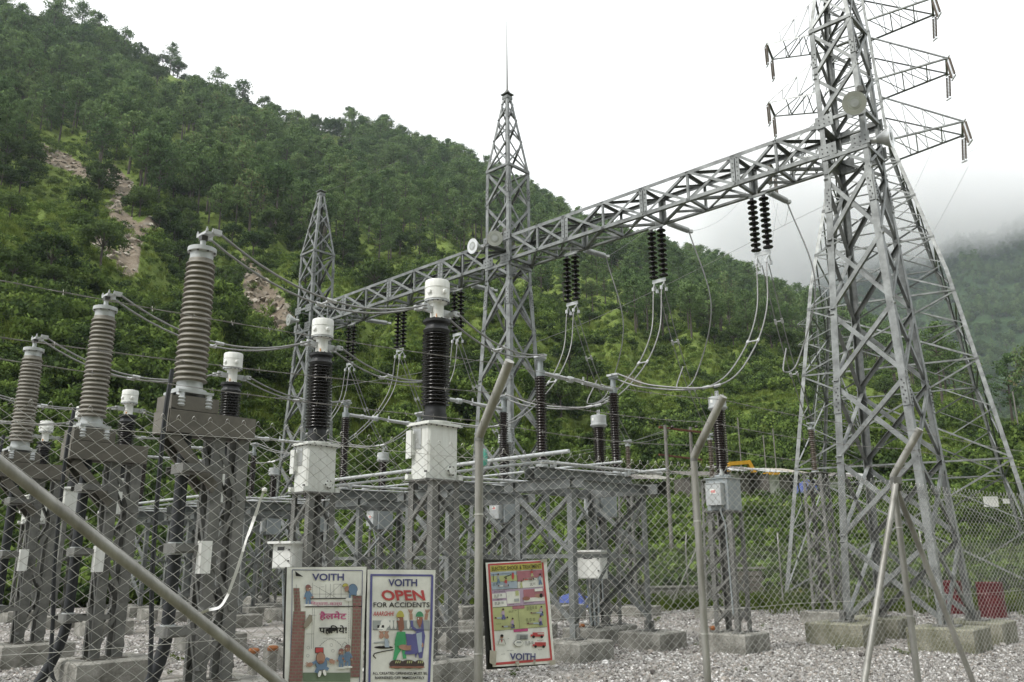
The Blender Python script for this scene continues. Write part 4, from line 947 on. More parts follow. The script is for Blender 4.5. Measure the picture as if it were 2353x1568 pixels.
# thin jumper loops and line wires
def wire(pts, r, label, sm=12, mat='cond', n=6): return rod('wire', pts, r, mat, label, 'wire', n, 'thin wires', sm)
for i in range(3):
    q = STRPOS[i] + EX*1.8 + (0, 0, 11.1); s = STRPOS[i] + EX*.6 + (0, 0, 6.4)
    wire([q, q + EX*.1 - EY*.5 - (0, 0, 2.4), q + EY*.1 - (0, 0, 4.4), s - (0, 0, .25), (STRPOS[i] + EX*.1 + (0, 0, 8.83))*.6 + up(ARRPOS[i], 5.42)*.4 - (0, 0, .45)], .018, f'thin jumper loop hanging behind the {["right", "middle", "left"][i]} disc string of the long beam')
tips = []
ca, sa = math.cos(LTR), math.sin(LTR)
def ltw(x, y, z): return LTC + np.array([ca*x - sa*y, sa*x + ca*y, z])
def comp_ins(a, b, label, double=True):
    g = G(); R = axis_R(b - a); L = np.linalg.norm(b - a); u = R[:, 0]
    for s in ((-1, 1) if double else (0,)): g.lathe(sheds(.1, L-.1, 14, .028, .055), 'grey_porc', 12, a + u*s*.13, R=R)
    g.tube([a, b], .01, 'lgrey', 5)
    if double: g.box(a, (.4, .05, .05), 'lgrey', R.T.T); g.box(b, (.4, .05, .05), 'lgrey', R)
    return thing('line_insulator', label, 'insulator', (0, 0, 0), 0, 'line tower insulators', g.mesh('line_insulator'))
for zi, (z, L) in enumerate(((20.2, 3.0), (23.5, 2.95), (26.8, 2.9))):
    h = lerp_hw(LTL, z)[0]
    for sd in (1, -1):
        for s in (-1, 1):
            tip = ltw(sd*(h+L), s*.75, z + .3); w = f'{["lowest", "middle", "top"][zi]} {"right" if sd > 0 else "left"} crossarm, {"camera" if s < 0 else "far"} side'
            comp_ins(tip, tip + np.array([.0, s*.25 if sd > 0 else 0, -1.15]), 'slim double insulator hanging from the ' + w, True)
        a = ltw(sd*(h+L), -.75, z - 1.2); tgt = STRPOS[zi] + EX*1.95 + (0, 0, 11.15) if sd < 0 else a + np.array([30, -60, 6.])
        P = [a*(1-t) + tgt*t - np.array([0, 0, 4*t*(1-t)*1.2]) for t in np.linspace(0, 1, 16)]
        g = G(); g.tube(P, .005, 'cond', 5); thing('line_wire', f'thin line wire from the {["lowest", "middle", "top"][zi]} {"right" if sd > 0 else "left"} crossarm', 'wire', (0, 0, 0), 0, 'line wires', g.mesh('line_wire'))
        b = ltw(sd*(h+L), .75, z - 1.2); tg = b + ltw(0, 1, 0)*0 + np.array([14, 60, 2.])
        g = G(); g.tube([b*(1-t) + tg*t - np.array([0, 0, 4*t*(1-t)*2.0]) for t in np.linspace(0, 1, 14)], .005, 'cond', 5); thing('line_wire', f'thin line wire leaving behind the {["lowest", "middle", "top"][zi]} {"right" if sd > 0 else "left"} crossarm', 'wire', (0, 0, 0), 0, 'line wires', g.mesh('line_wire'))
pk = [c + np.array([0, 0, 17.1]) for c in COLUMNS]
for i in (0, 1):
    g = G(); g.tube([pk[i]*(1-t)+pk[i+1]*t - np.array([0, 0, 4*t*(1-t)*.35]) for t in np.linspace(0, 1, 12)], .0038, 'cond', 5)
    thing('earth_wire', f'thin earth wire strung between the {["right and middle", "middle and far left"][i]} column peaks', 'wire', (0, 0, 0), 0, 'earth wires', g.mesh('earth_wire'))
wire([at(640, 915, 26) , at(1250, 780, 29), at(1900, 470, 33)], .008, 'thin wire rising to the right below the long beam', 10)

# floodlights
def flood(loc, aim, label, post, r=.26):
    t = thing('floodlight', label, 'floodlight', loc, 0, 'floodlights'); R = axis_R(aim); g = G()
    g.lathe([(.05, -.44), (.07, -.42), (.07, -.30), (.09, -.28), (r*.55, -.18), (r*.85, -.07), (r, 0), (r*1.03, .0), (r*1.03, .012), (r*.98, .012)], 'reflect', 32, R=R); link('reflector', g.mesh('reflector'), t)
    g = G(); g.lathe([(r*.97, .004), (r*.5, .014), (0, .018)], 'glass', 32, R=R); l = link('lens', g.mesh('lens'), t)
    g = G(); g.lathe([(r*.34, .018), (r*.36, .024), (r*.30, .024)], 'lgrey', 24, R=R); g.lathe([(r*.15, .02), (r*.15, .026), (0, .028)], 'lgrey', 18, R=R); link('lamp_ring', g.mesh('lamp_ring'), l)
    b = np.asarray(post, float) - np.asarray(loc, float); g = G(); g.tube([R @ np.array([0, 0, -.25]), R @ np.array([0, -.05, -.36]), b], .022, 'steel2', 6); g.box(b, (.12, .12, .14), 'steel2'); link('bracket', g.mesh('bracket'), t)
c0, c1, c2 = COLUMNS
flood(at(1963, 237, 16.7), (-.18, -1, -.36), 'big round floodlight facing the camera on the right column', c0 - EX*.5 - EY*.5 + (0, 0, 12.2))
flood(at(2047, 314, 17.0), (.72, -.55, -.05), 'floodlight seen side on at the right of the right column', c0 + EX*.5 - EY*.5 + (0, 0, 11.3))
flood(at(1137, 548, 24.2), (-.05, -1, -.25), 'round floodlight facing the camera on the middle column', c1 - EX*.5 - EY*.3 + (0, 0, 11.9), .24)
flood(at(1086, 566, 24.6), (-.75, -.7, -.1), 'floodlight turned to the left beside the middle column', c1 - EX*.5 + EY*.4 + (0, 0, 11.7), .24)
flood(at(663, 735, 32.0), (-.8, -.6, -.05), 'small floodlight at the far left column', c2 - EX*.5 + EY*.4 + (0, 0, 10.9), .24)

# cabinets
def cabinet(c, w, d, h, label, rz):
    t = thing('control_box', label, 'cabinet', c, rz, 'control boxes'); g = G(); g.box((0, 0, h/2), (d, w, h), 'white'); link('case', g.mesh('case'), t)
    g = G(); g.box((-.03, 0, h+.02), (d+.14, w+.10, .04), 'white'); link('rain_hood', g.mesh('rain_hood'), t)
    g = G(); g.box((-d/2-.008, 0, h/2), (.016, w-.03, h-.04), 'white'); dr = link('door', g.mesh('door'), t)
    g = G(); g.box((-d/2-.018, .02, h*.80), (.005, w*.36, .06), 'bolt'); link('window', g.mesh('window'), dr)
    g = G(); g.lathe([(.014, 0), (.014, .03)], 'bolt', 8, (-d/2-.016, -w*.4, h*.3), R=Xp); g.lathe([(.014, 0), (.014, .03)], 'bolt', 8, (-d/2-.016, -w*.4, h*.75), R=Xp); link('lock', g.mesh('lock'), dr)
    g = G()
    for y in (-.12, 0, .12): g.tube([(.0, y, 0), (.02, y, -.2), (.05, y*.6, -.9)], .022, 'grey', 6)
    link('conduit', g.mesh('conduit'), t)
cabinet(at(1362, 1330, 17.4), .52, .32, .52, 'white control box on the stand right of the electric shock poster', rad(62))
cabinet(at(663, 1306, 14.5), .42, .34, .40, 'white control box just above the helmet poster', rad(62))
g = G(); g.lathe([(.09, -.16), (.10, -.1), (.10, .06), (.07, .14), (0, .17)], 'teal', 18); thing('junction_hood', 'small teal plastic hood beside the middle fence post', 'hood', at(1108, 1051, 15.6), 0, None, g.mesh('junction_hood'))
STUBS = [(583, 1498, 'left of the pair below the white strip'), (627, 1492, 'right of the pair below the white strip'), (1335, 1440, 'beside the control box foot'), (1640, 1445, 'at the foot of the lone voltage transformer')]
for x, y, w in STUBS:
    p = atz(x, y, .34); g = G(); g.tube([(0, 0, -.1), (0, 0, .33)], .075, 'conc', 14); g.lathe([(.085, .32), (.09, .36), (.07, .39), (0, .40)], 'rust', 14); thing('pipe_stub', 'short pipe stub with rusty orange cap, ' + w, 'pipe stub', p * (1, 1, 0), 0, 'pipe stubs', g.mesh('pipe_stub'))

# ================================================================== things beyond the yard
def hz_at(px, py, Y): p = at(px, py, Y); return np.array([p[0], p[1], float(terrain(p[0], p[1]))])
# shacks on the terrace
def shack(px0, px1, pyr, Y, h, label, back=3.0, roof='tin', wall='plank', tilt=.7):
    a = at(px0, pyr, Y); b = at(px1, pyr, Y + .6); dv = unit((b - a) * (1, 1, 0)); nv = np.array([-dv[1], dv[0], 0]); L = np.linalg.norm((b - a)[:2]); zt = (a[2] + b[2]) / 2
    t = thing('shack', label, 'shack', (a[0], a[1], zt - h), math.atan2(dv[1], dv[0]), 'shacks on the terrace')
    g = G()
    n = max(3, int(L / .9)); e = np.linspace(0, L, n + 1)
    for i in range(n):
        if i % 4 == 2: continue
        g.box(((e[i]+e[i+1])/2, .04 + .01*(i % 3), h*.48), (e[i+1]-e[i]-.015, .03, h*(.92 + .03*(i % 3))), wall if i % 3 else 'tin')
    g.box((L/2, back, h/2), (L, .04, h), wall); g.box((.02, back/2, h/2), (.04, back, h), wall); g.box((L-.02, back/2, h/2), (.04, back, h), wall); link('wall', g.mesh('wall'), t)
    g = G(); k = max(2, int(L / 1.1)); r = np.linspace(-.3, L + .3, k + 1)
    for i in range(k):
        w = r[i+1] - r[i] + .06; m = 10; z0 = h + .03*rng.random(); xs = np.linspace(r[i], r[i] + w, m); dz = .03*(np.arange(m) % 2) + .012*(i % 2); y0 = -.45 - .3*rng.random()
        v = [(x, y0, z0 + q) for x, q in zip(xs, dz)] + [(x, back + .3, z0 + tilt + q) for x, q in zip(xs, dz)]
        v += [(x, y, z - .012) for x, y, z in v]; f = [(j, j+1, j+1+m, j+m) for j in range(m-1)] + [(j+2*m, j+m+2*m, j+1+m+2*m, j+1+2*m) for j in range(m-1)] + [(j, j+2*m, j+1+2*m, j+1) for j in range(m-1)]
        gg = G(); gg.add(v, f, roof if roof != 'tin' else ['tin', 'tin', 'plank', 'plank', 'conc', 'tarp2'][int(rng.integers(0, 6))]); link('roof_sheet', gg.mesh('roof_sheet'), t)
shack(1440, 1535, 1104, 60, 1.7, 'low shack with pale patched tin roof at the left end of the terrace')
shack(1585, 1668, 1096, 62, 1.8, 'long shack with rusty tin roof in the middle of the terrace')
shack(1676, 1742, 1084, 64, 2.3, 'dark shack with white sheet roof near the excavator', wall='plank')
shack(1765, 1838, 1088, 63, 1.9, 'grey plank shack left of the line tower leg')
shack(1900, 2010, 1098, 66, 2.1, 'tin shack behind the right column legs')
shack(2240, 2345, 1275, 43, 1.9, 'shed with faded red roof near the right edge', roof='redroof')
# excavator half hidden behind the roofs
t = thing('excavator', 'yellow excavator arm showing above the shack roofs', 'excavator', hz_at(1782, 1110, 74) + (0, 0, .1), rad(200))
g = G(); g.box((0, 0, .45), (3.2, 2.4, .7), 'dark'); link('tracks', g.mesh('tracks'), t)
g = G(); g.box((0, 0, 1.4), (2.8, 2.2, .9), 'yellow'); g.box((-.9, 0, 1.95), (1.0, 2.0, .5), 'yellow'); link('body', g.mesh('body'), t)
g = G(); g.box((.8, .6, 2.3), (1.1, .9, 1.3), 'yellow'); g.box((1.36, .6, 2.4), (.02, .7, .8), 'dark'); link('cab', g.mesh('cab'), t)
g = G(); g.ext([(-.18, -.16), (.18, -.16), (.18, .16), (-.18, .16)], (1.2, -.2, 1.6), (2.6, -.2, 4.0), unit((-.86, 0, .5)), np.array([0, 1., 0]), 'yellow'); g.ext([(-.16, -.15), (.16, -.15), (.16, .15), (-.16, .15)], (2.5, -.2, 3.9), (4.6, -.2, 3.7), np.array([0, 0, 1.]), np.array([0, 1., 0]), 'yellow'); link('boom', g.mesh('boom'), t)
g = G(); g.ext([(-.12, -.12), (.12, -.12), (.12, .12), (-.12, .12)], (4.5, -.2, 3.8), (4.9, -.2, 2.2), np.array([1., 0, 0]), np.array([0, 1., 0]), 'yellow'); g.box((4.7, -.2, 1.9), (.8, .9, .6), 'dark'); link('stick_and_bucket', g.mesh('stick_and_bucket'), t)
# crumpled tarpaulins
def tarp(c, w, h, label, amp=.12):
    g = G(); n = 12; U, V = np.meshgrid(np.linspace(-.5, .5, n), np.linspace(-.5, .5, n), indexing='ij'); Z = h*(1 - (2*U)**2*.8 - (2*V)**2*.8).clip(0, 1) + amp*(vnoise(U*7+3, V*7, 9) - .3)*(1 - (2*U)**4).clip(0, 1)
    v = np.stack([U*w, V*w*.7, Z], -1).reshape(-1, 3); i = np.arange(n*n).reshape(n, n); f = np.stack([i[:-1, :-1], i[1:, :-1], i[1:, 1:], i[:-1, 1:]], -1).reshape(-1, 4)
    g.add(v, f.tolist(), 'tarp'); thing('tarpaulin', label, 'tarpaulin', c, 0, 'tarpaulins', g.mesh('tarpaulin'))
tarp(atz(1318, 1398, .02), 1.7, .5, 'crumpled blue tarpaulin on the gravel behind the isolator stand'); tarp(hz_at(1858, 1150, 52) + (0, 0, .2), 2.0, 1.3, 'blue tarpaulin bundle on the bank by the line tower leg', .3)
# drums
for px, py, w in ((2190, 1412, 'left one, half behind the right column leg'), (2284, 1420, 'right one, standing free')):
    p = atz(px, py, 0); g = G(); pr = [(.0, 0), (.29, 0), (.29, .02)]
    for z in (.29, .58): pr += [(.285, z-.02), (.30, z), (.285, z+.02)]
    pr += [(.285, .85), (.295, .87), (.29, .88), (.275, .865), (0, .862)]; g.lathe([(a*1.2, z*1.1) for a, z in pr], 'drum', 28); thing('oil_drum', 'dented red steel drum, ' + w, 'drum', p, 0, 'red drums', g.mesh('oil_drum'))
# low walls, stones
def stone_block(px, py, w, h, d, label, mat='conc'):
    p = atz(px, py, 0); g = G(); g.box((0, 0, h/2), (w, d, h), mat); g.box((0, 0, h+.03), (w+.08, d+.08, .06), 'conc'); thing('low_wall', label, 'wall', p, 0, 'low walls', g.mesh('low_wall'))
stone_block(1553, 1390, 3.2, .62, .4, 'low concrete wall beyond the gravel right of the control box')
p = atz(1720, 1378, 0); t = thing('stone_pillar', 'rough dry stone block with flat cap behind the lone voltage transformer', 'wall', p)
for iz in range(5):
    for ix in range(4):
        g = G(); w = .26 + .05*rng.random(); g.box((-.45+.3*ix+.03*(iz % 2), 0, .13+.23*iz), (w, .5, .2), 'stone', np.array([(math.cos(q), -math.sin(q), 0), (math.sin(q), math.cos(q), 0), (0, 0, 1)]) if (q := rng.normal()*.12) or True else None); link('stone', g.mesh('stone'), t)
g = G(); g.box((0, 0, 1.27), (1.4, .62, .08), 'conc'); link('cap', g.mesh('cap'), t)
# telegraph H pole and small poles
t = thing('telegraph_pole', 'twin wooden telegraph pole with rusty crossarm on the bank', 'pole', (0, 0, 0))
pa = at(1545, 1290, 41); pb = at(1600, 1270, 43); ta = at(1528, 977, 41); tb = at(1586, 982, 43)
for a, b in ((pa, ta), (pb, tb)):
    g = G(); a = a.copy(); a[2] = -.3; g.tube([a, b], [.11, .08], 'wood', 10); link('pole', g.mesh('pole'), t)
for py, r in ((985, .05), (1048, .045)):
    g = G(); a = at(1515, py-3, 41); b = at(1612, py+9, 43.5); u = unit(b-a); g.ext([(-r, -r), (r, -r), (r, r), (-r, r)], a, b, np.array([0, 0, 1.]), unit(np.cross(u, (0, 0, 1))), 'rustd'); link('crossarm', g.mesh('crossarm'), t)
for px in (1520, 1545, 1600):
    g = G(); g.lathe([(.03, 0), (.09, .03), (.09, .08), (.05, .1), (.07, .13), (.0, .18)], 'brown_porc', 12, at(px, 986, 41.6) + (0, 0, .03)); link('pin_insulator', g.mesh('pin_insulator'), t)
for i, (dy, e) in enumerate(((985, (1300, 1052)), (990, (1310, 1040)), (1000, (1420, 1020)))):
    wire([at(1540, dy, 41.2), at((1540+e[0])/2, (dy+e[1])/2+6, 46), at(*e, 52)], .012, f'thin overhead wire from the telegraph pole to the left, {["lowest", "middle", "upper"][i]}', 8)
for i, (px, y0, y1) in enumerate(((1640, 955, 905), (1700, 1025, 960), (1786, 1100, 985), (1760, 1075, 1000), (1665, 960, 905), (2335, 950, 900))):
    b = at(px, y0, 78); b[2] = float(terrain(b[0], b[1])); tp = at(px, y1, 78); g = G(); g.tube([b, (b[0], b[1], max(tp[2], b[2]+3))], .06, 'wood', 7); thing('pole', f'thin grey pole standing on the slope, number {["one", "two", "three", "four", "five", "six"][i]} counted along the terrace', 'pole', (0, 0, 0), 0, 'slope poles', g.mesh('pole'))

# ------------------------------------------------------------------ chain link fences
def chainlink(a, b, z0, z1, w, h, r, sides=3, wob=.006, knuckle=True):
    """woven zigzag strands between plan points a and b"""
    a = np.array([a[0], a[1], 0.]); b = np.array([b[0], b[1], 0.]); d = unit(b - a); n = np.array([d[1], -d[0], 0]); L = np.linalg.norm(b - a); K = int(L / (w/2)); m = int((z1 - z0) / (h/2))
    ang = np.array([2*math.pi*k/sides for k in range(sides)]); V = []; F = []; base = 0
    i = np.arange(m + 1); zz = z0 + i*h/2
    fs = []; 
    for s in range(sides):
        s2 = (s+1) % sides; fs.append(np.stack([np.arange(m)*sides+s, np.arange(m)*sides+s2, (np.arange(m)+1)*sides+s2, (np.arange(m)+1)*sides+s], -1))
    FT = np.concatenate(fs)
    for k in range(K):
        x = k*w/2 + ((i + k) % 2)*(w/2)
        dep = np.where((i + k) % 2 == 0, -1, 1)*r*.9 + wob*np.sin(x*2.1 + 1.3*zz) + wob*.8*np.sin(x*.9 - 2*zz + 1)
        x = x + .004*np.sin(zz*5 + k*.7) + .0025*np.sin(k*12.9898 + i*4.1); z = zz + .004*np.sin(x*6) + .012*np.sin(x*1.1)*((zz - z0)/(z1 - z0))**2
        c = a[None, :] + d[None, :]*x[:, None] + n[None, :]*dep[:, None]; c[:, 2] = z
        for q in ang: pass
        ring = (c[:, None, :] + r*(np.cos(ang)[None, :, None]*d[None, None, :] + np.sin(ang)[None, :, None]*n[None, None, :])).reshape(-1, 3)
        V.append(ring); F.append(FT + base); base += len(ring)
        if knuckle and k % 2 == 0:
            e = c[-1]; dd = d*(w*.12)
            P = [e - dd*1.1 + (0, 0, -.002), e - dd*.7 + (0, 0, .012), e + dd*.2 + (0, 0, .017), e + dd*.9 + (0, 0, .008), e + dd*1.0 - (0, 0, .006)]
            R = np.concatenate([np.array([p + r*(math.cos(t)*n + math.sin(t)*np.array([0, 0, 1.])) for t in ang]) for p in P]); V.append(R)
            ff = np.concatenate([np.stack([np.arange(4)*sides+s, np.arange(4)*sides+(s+1) % sides, (np.arange(4)+1)*sides+(s+1) % sides, (np.arange(4)+1)*sides+s], -1) for s in range(sides)]); F.append(ff + base); base += len(R)
    V = np.concatenate(V); F = np.concatenate(F); me = bpy.data.meshes.new('wire_mesh'); me.vertices.add(len(V)); me.vertices.foreach_set('co', V.astype(np.float32).ravel())
    me.loops.add(F.size); me.loops.foreach_set('vertex_index', F.astype(np.int32).ravel()); me.polygons.add(len(F)); me.polygons.foreach_set('loop_start', np.arange(0, F.size, 4, dtype=np.int32))
    me.polygons.foreach_set('use_smooth', np.ones(len(F), bool)); me.materials.append(M['wire']); me.update(calc_edges=True); me.validate(); return me
def fx(X): return np.array([X, .75*X + 4.98, 0.])
t = thing('chain_link_fence', 'near chain link fence with angled barbed wire arms across the foreground', 'fence', (0, 0, 0))
mesh_off = -.035
A0 = fx(-3.1) + FN*mesh_off; B0 = fx(6.6) + FN*mesh_off
link('wire_mesh', chainlink(A0, B0, .02, 2.345, .076, .056, .0023), t, kind='stuff')
POSTS = [(-2.75, 0, .0), (-.197, .012, .0245), (1.297, .01, .025), (3.44, -.02, .028), (6.2, 0, .026)]
tops = []
for X, lean, r in POSTS:
    r = r or .026; b = fx(X); tp = b + FU*lean*0 + np.array([0, 0, 2.40]); e = tp + FN*.305 + np.array([0, 0, .395]); tops.append((tp, e)); g = G()
    g.tube([b - (0, 0, .2), tp], r, 'pipe', 16); pt = link('post', g.mesh('post'), t)
    g = G(); g.tube([tp - (0, 0, .004), tp + (e-tp)*.12, e], [r*1.05, r*1.12, r*1.16], 'pipe', 14)
    g.lathe([(r*1.06, -.02), (r*1.06, .0)], 'steel2', 16, tp - (0, 0, .01)); link('arm', g.mesh('arm'), pt)
    for z in (.5, 1.2, 1.95):
        g = G(); g.lathe([(r*1.08, -.004), (r*1.12, 0), (r*1.08, .004)], 'wire', 16, b + (0, 0, z)); link('tie', g.mesh('tie'), pt)
# braces: one at the far left, two at the straining post
def brace(p, q, r): g = G(); g.tube([p, q], r, 'pipe', 14); g.box(p, (.07, .07, .06), 'steel2'); link('brace_pipe', g.mesh('brace_pipe'), t)
brace(fx(-2.45) + FN*.05 + (0, 0, 2.42), fx(.10) + FN*.05, .024)
S3 = fx(3.44); brace(S3 + FN*.04 - FU*.02 + (0, 0, 2.36), S3 + FN*.06 - FU*1.32 - (0, 0, .02), .026); brace(S3 + FU*.03 + (0, 0, 2.30), S3 + FU*1.20 + FN*.04 - (0, 0, .02), .025)
# barbed wires on the arms
for j, f in enumerate((.20, .58, .95)):
    K = [tp*(1-f) + e*f for tp, e in tops]; K[0] = K[0] + np.array([-.2, -.1, [.10, -.02, .06][j]]); P = []
    for a, b in zip(K[:-1], K[1:]):
        P += [a*(1-q) + b*q - np.array([0, 0, 4*q*(1-q)*.035]) for q in np.linspace(0, 1, 40)[:-1]]
    P.append(K[-1]); g = G()
    for ph in (0, math.pi):
        g.tube([p + .0022*np.array([0, math.cos(i*1.3+ph), math.sin(i*1.3+ph)]) for i, p in enumerate(P)],   .0011, 'barb', 4)
    w = link('barbed_wire', g.mesh('barbed_wire'), t); g = G(); acc = 0
    for a, b in zip(P[:-1], P[1:]):
        acc += np.linalg.norm(b-a)
        if acc > .10:
            acc = 0; d = unit(b-a); u, v = perp(d); q = rng.random()*3
            for k in range(2):
                c = a + d*.008*k; x = math.cos(q+k*1.5)*u + math.sin(q+k*1.5)*v; g.tube([c - x*.016, c + x*.015], .0011, 'barb', 3)
            g.tube([a - d*.006, a + d*.014], .0032, 'barb', 5)
    link('barbs', g.mesh('barbs'), w, kind='stuff')
# line wire through the mesh
for z in (1.35, 2.28):
    g = G(); g.tube([A0 + (B0-A0)*q + np.array([0, 0, z + .006*math.sin(q*37)]) for q in np.linspace(0, 1, 40)], .0014, 'wire', 4); link('line_wire', g.mesh('line_wire'), t)
# white plastic strip tied to the mesh
pts = [(607, 1128, 8), (598, 1150, 7), (590, 1175, 9), (572, 1225, 8), (566, 1240, 6), (548, 1300, 9), (532, 1345, 9), (522, 1370, 8), (505, 1395, 8), (480, 1402, 9), (455, 1412, 7), (430, 1422, 4)]
C_ = cat_rom([np.array([x, y, w*.75]) for x, y, w in pts], 4); g = G(); v = []
for i, (x, y, w) in enumerate(C_):
    d = C_[min(i+1, len(C_)-1)] - C_[max(i-1, 0)]; n2 = unit((-d[1], d[0])); tw = math.sin(i*.35)*.02
    v += [fpt(x + n2[0]*w/2, y + n2[1]*w/2, .012 + tw), fpt(x - n2[0]*w/2, y - n2[1]*w/2, .012 - tw)]
v2 = [p - FN*.0015 for p in v]; m = len(v); f = [(2*i, 2*i+1, 2*i+3, 2*i+2) for i in range(len(C_)-1)]; f += [(a+m, d+m, c+m, b+m) for a, b, c, d in f]
g.add(v + v2, f, 'strip', True); g.lathe([(.0, -.012), (.013, -.006), (.013, .006), (0, .012)], 'strip', 10, fpt(608, 1126, .01)); thing('plastic_strip', 'white plastic strip knotted to the near fence mesh at left', 'strip', (0, 0, 0), 0, None, g.mesh('plastic_strip'))

# far fence along the back of the gravel
def far_fence(P, label, h=2.1):
    t = thing('chain_link_fence', label, 'fence', (0, 0, 0), 0, 'far fences')
    for i, (a, b) in enumerate(zip(P[:-1], P[1:])):
        a = np.array([*a, 0.]); b = np.array([*b, 0.]); me = chainlink(a, b, .02, h, .075, .065, .0026, 3, .01, False); link('wire_mesh', me, t, kind='stuff')
        n = max(1, int(np.linalg.norm(b-a)/3.0))
        for k in range(n + (i == len(P)-2)):
            q = a + (b-a)*k/n; g = G(); g.tube([q, q + (0, 0, h+.05)], .03, 'pipe', 8); p = link('post', g.mesh('post'), t); d = unit(b-a); nn = np.array([-d[1], d[0], 0])
            g = G(); g.tube([q + (0, 0, h+.04), q + nn*.3 + (0, 0, h+.42)], .028, 'pipe', 8); link('arm', g.mesh('arm'), p)
FF = [(-21., 36.), (-8., 35.5), (3.0, 31.8)]; far_fence(FF, 'distant chain link fence along the back of the yard at left')
q0 = atz(1505, 1412, 0); q1 = atz(2130, 1400, 0); q2 = atz(2335, 1412, 0)
far_fence([(3.2, 31.8), (9.2, 29.6), (13.5, 28.2), (20., 25.4)], 'distant chain link fence along the back of the yard at right')
pp = atz(1622, 1405, 0); 
t = thing('fence_strut', 'straining post with two slanted stays in the far fence', 'post', (0, 0, 0))
b = at(1622, 1405, 30.); b[2] = 0; tp = b + np.array([-.1, 0, 2.2]); 
for e in (b, b + np.array([-1.3, -.3, 0]), b + np.array([1.2, .5, 0])):
    g = G(); g.tube([tp, e], .03, 'pipe', 8); link('stay', g.mesh('stay'), t)
g = G(); g.tube([tp, tp + np.array([.2, -.1, .75])], .028, 'pipe', 8); link('arm', g.mesh('arm'), t)
# small white notice plates on the line tower
for px, py, w, h, lb in ((2277, 1153, .55, .38, 'larger white notice plate on the line tower'), (2312, 1152, .25, .18, 'small white notice plate on the line tower right of the larger one')):
    g = G(); g.box((0, 0, 0), (w, .01, h), 'white'); g.box((0, .02, 0), (.05, .03, h*.8), 'steel2'); thing('notice_plate', lb, 'notice', at(px, py, 31.5), 0, 'notice plates', g.mesh('notice_plate'))

# ================================================================== posters on the near fence
INKS = dict(navy=(.035, .04, .20), ink=(.015, .013, .015), pred=(.60, .035, .04), pink=(.62, .05, .25), brick=(.33, .12, .115), mort=(.55, .50, .48), denim=(.14, .25, .42), skin=(.48, .25, .17), skin2=(.36, .13, .08), yell=(.62, .55, .07), green=(.03, .42, .15),
            dgreen=(.05, .33, .16), lawn=(.15, .22, .13), sheet=(.82, .82, .78), blue=(.10, .10, .36), paleb=(.45, .55, .68), lime=(.56, .60, .26), rose=(.48, .16, .21), mauve=(.55, .40, .58), grey1=(.42, .45, .46), shoe=(.055, .022, .022), tan=(.30, .26, .20), sheetw=(.86, .86, .83))
for k, c in INKS.items():
    c = tuple(x*.80 + .045 + .05*(sum(c)/3) for x in c) if k not in ('ink', 'sheet', 'sheetw') else c
    M['ink_' + k] = pm('print_' + k, c, .5, 0, .16, 7)
M['board'] = pm('black_backing_board', (.012, .012, .012), .6, 0, .2, 8)
M['film'] = pm('yellowed_plastic_film', (.50, .47, .40), .4, 0, .2, 12)
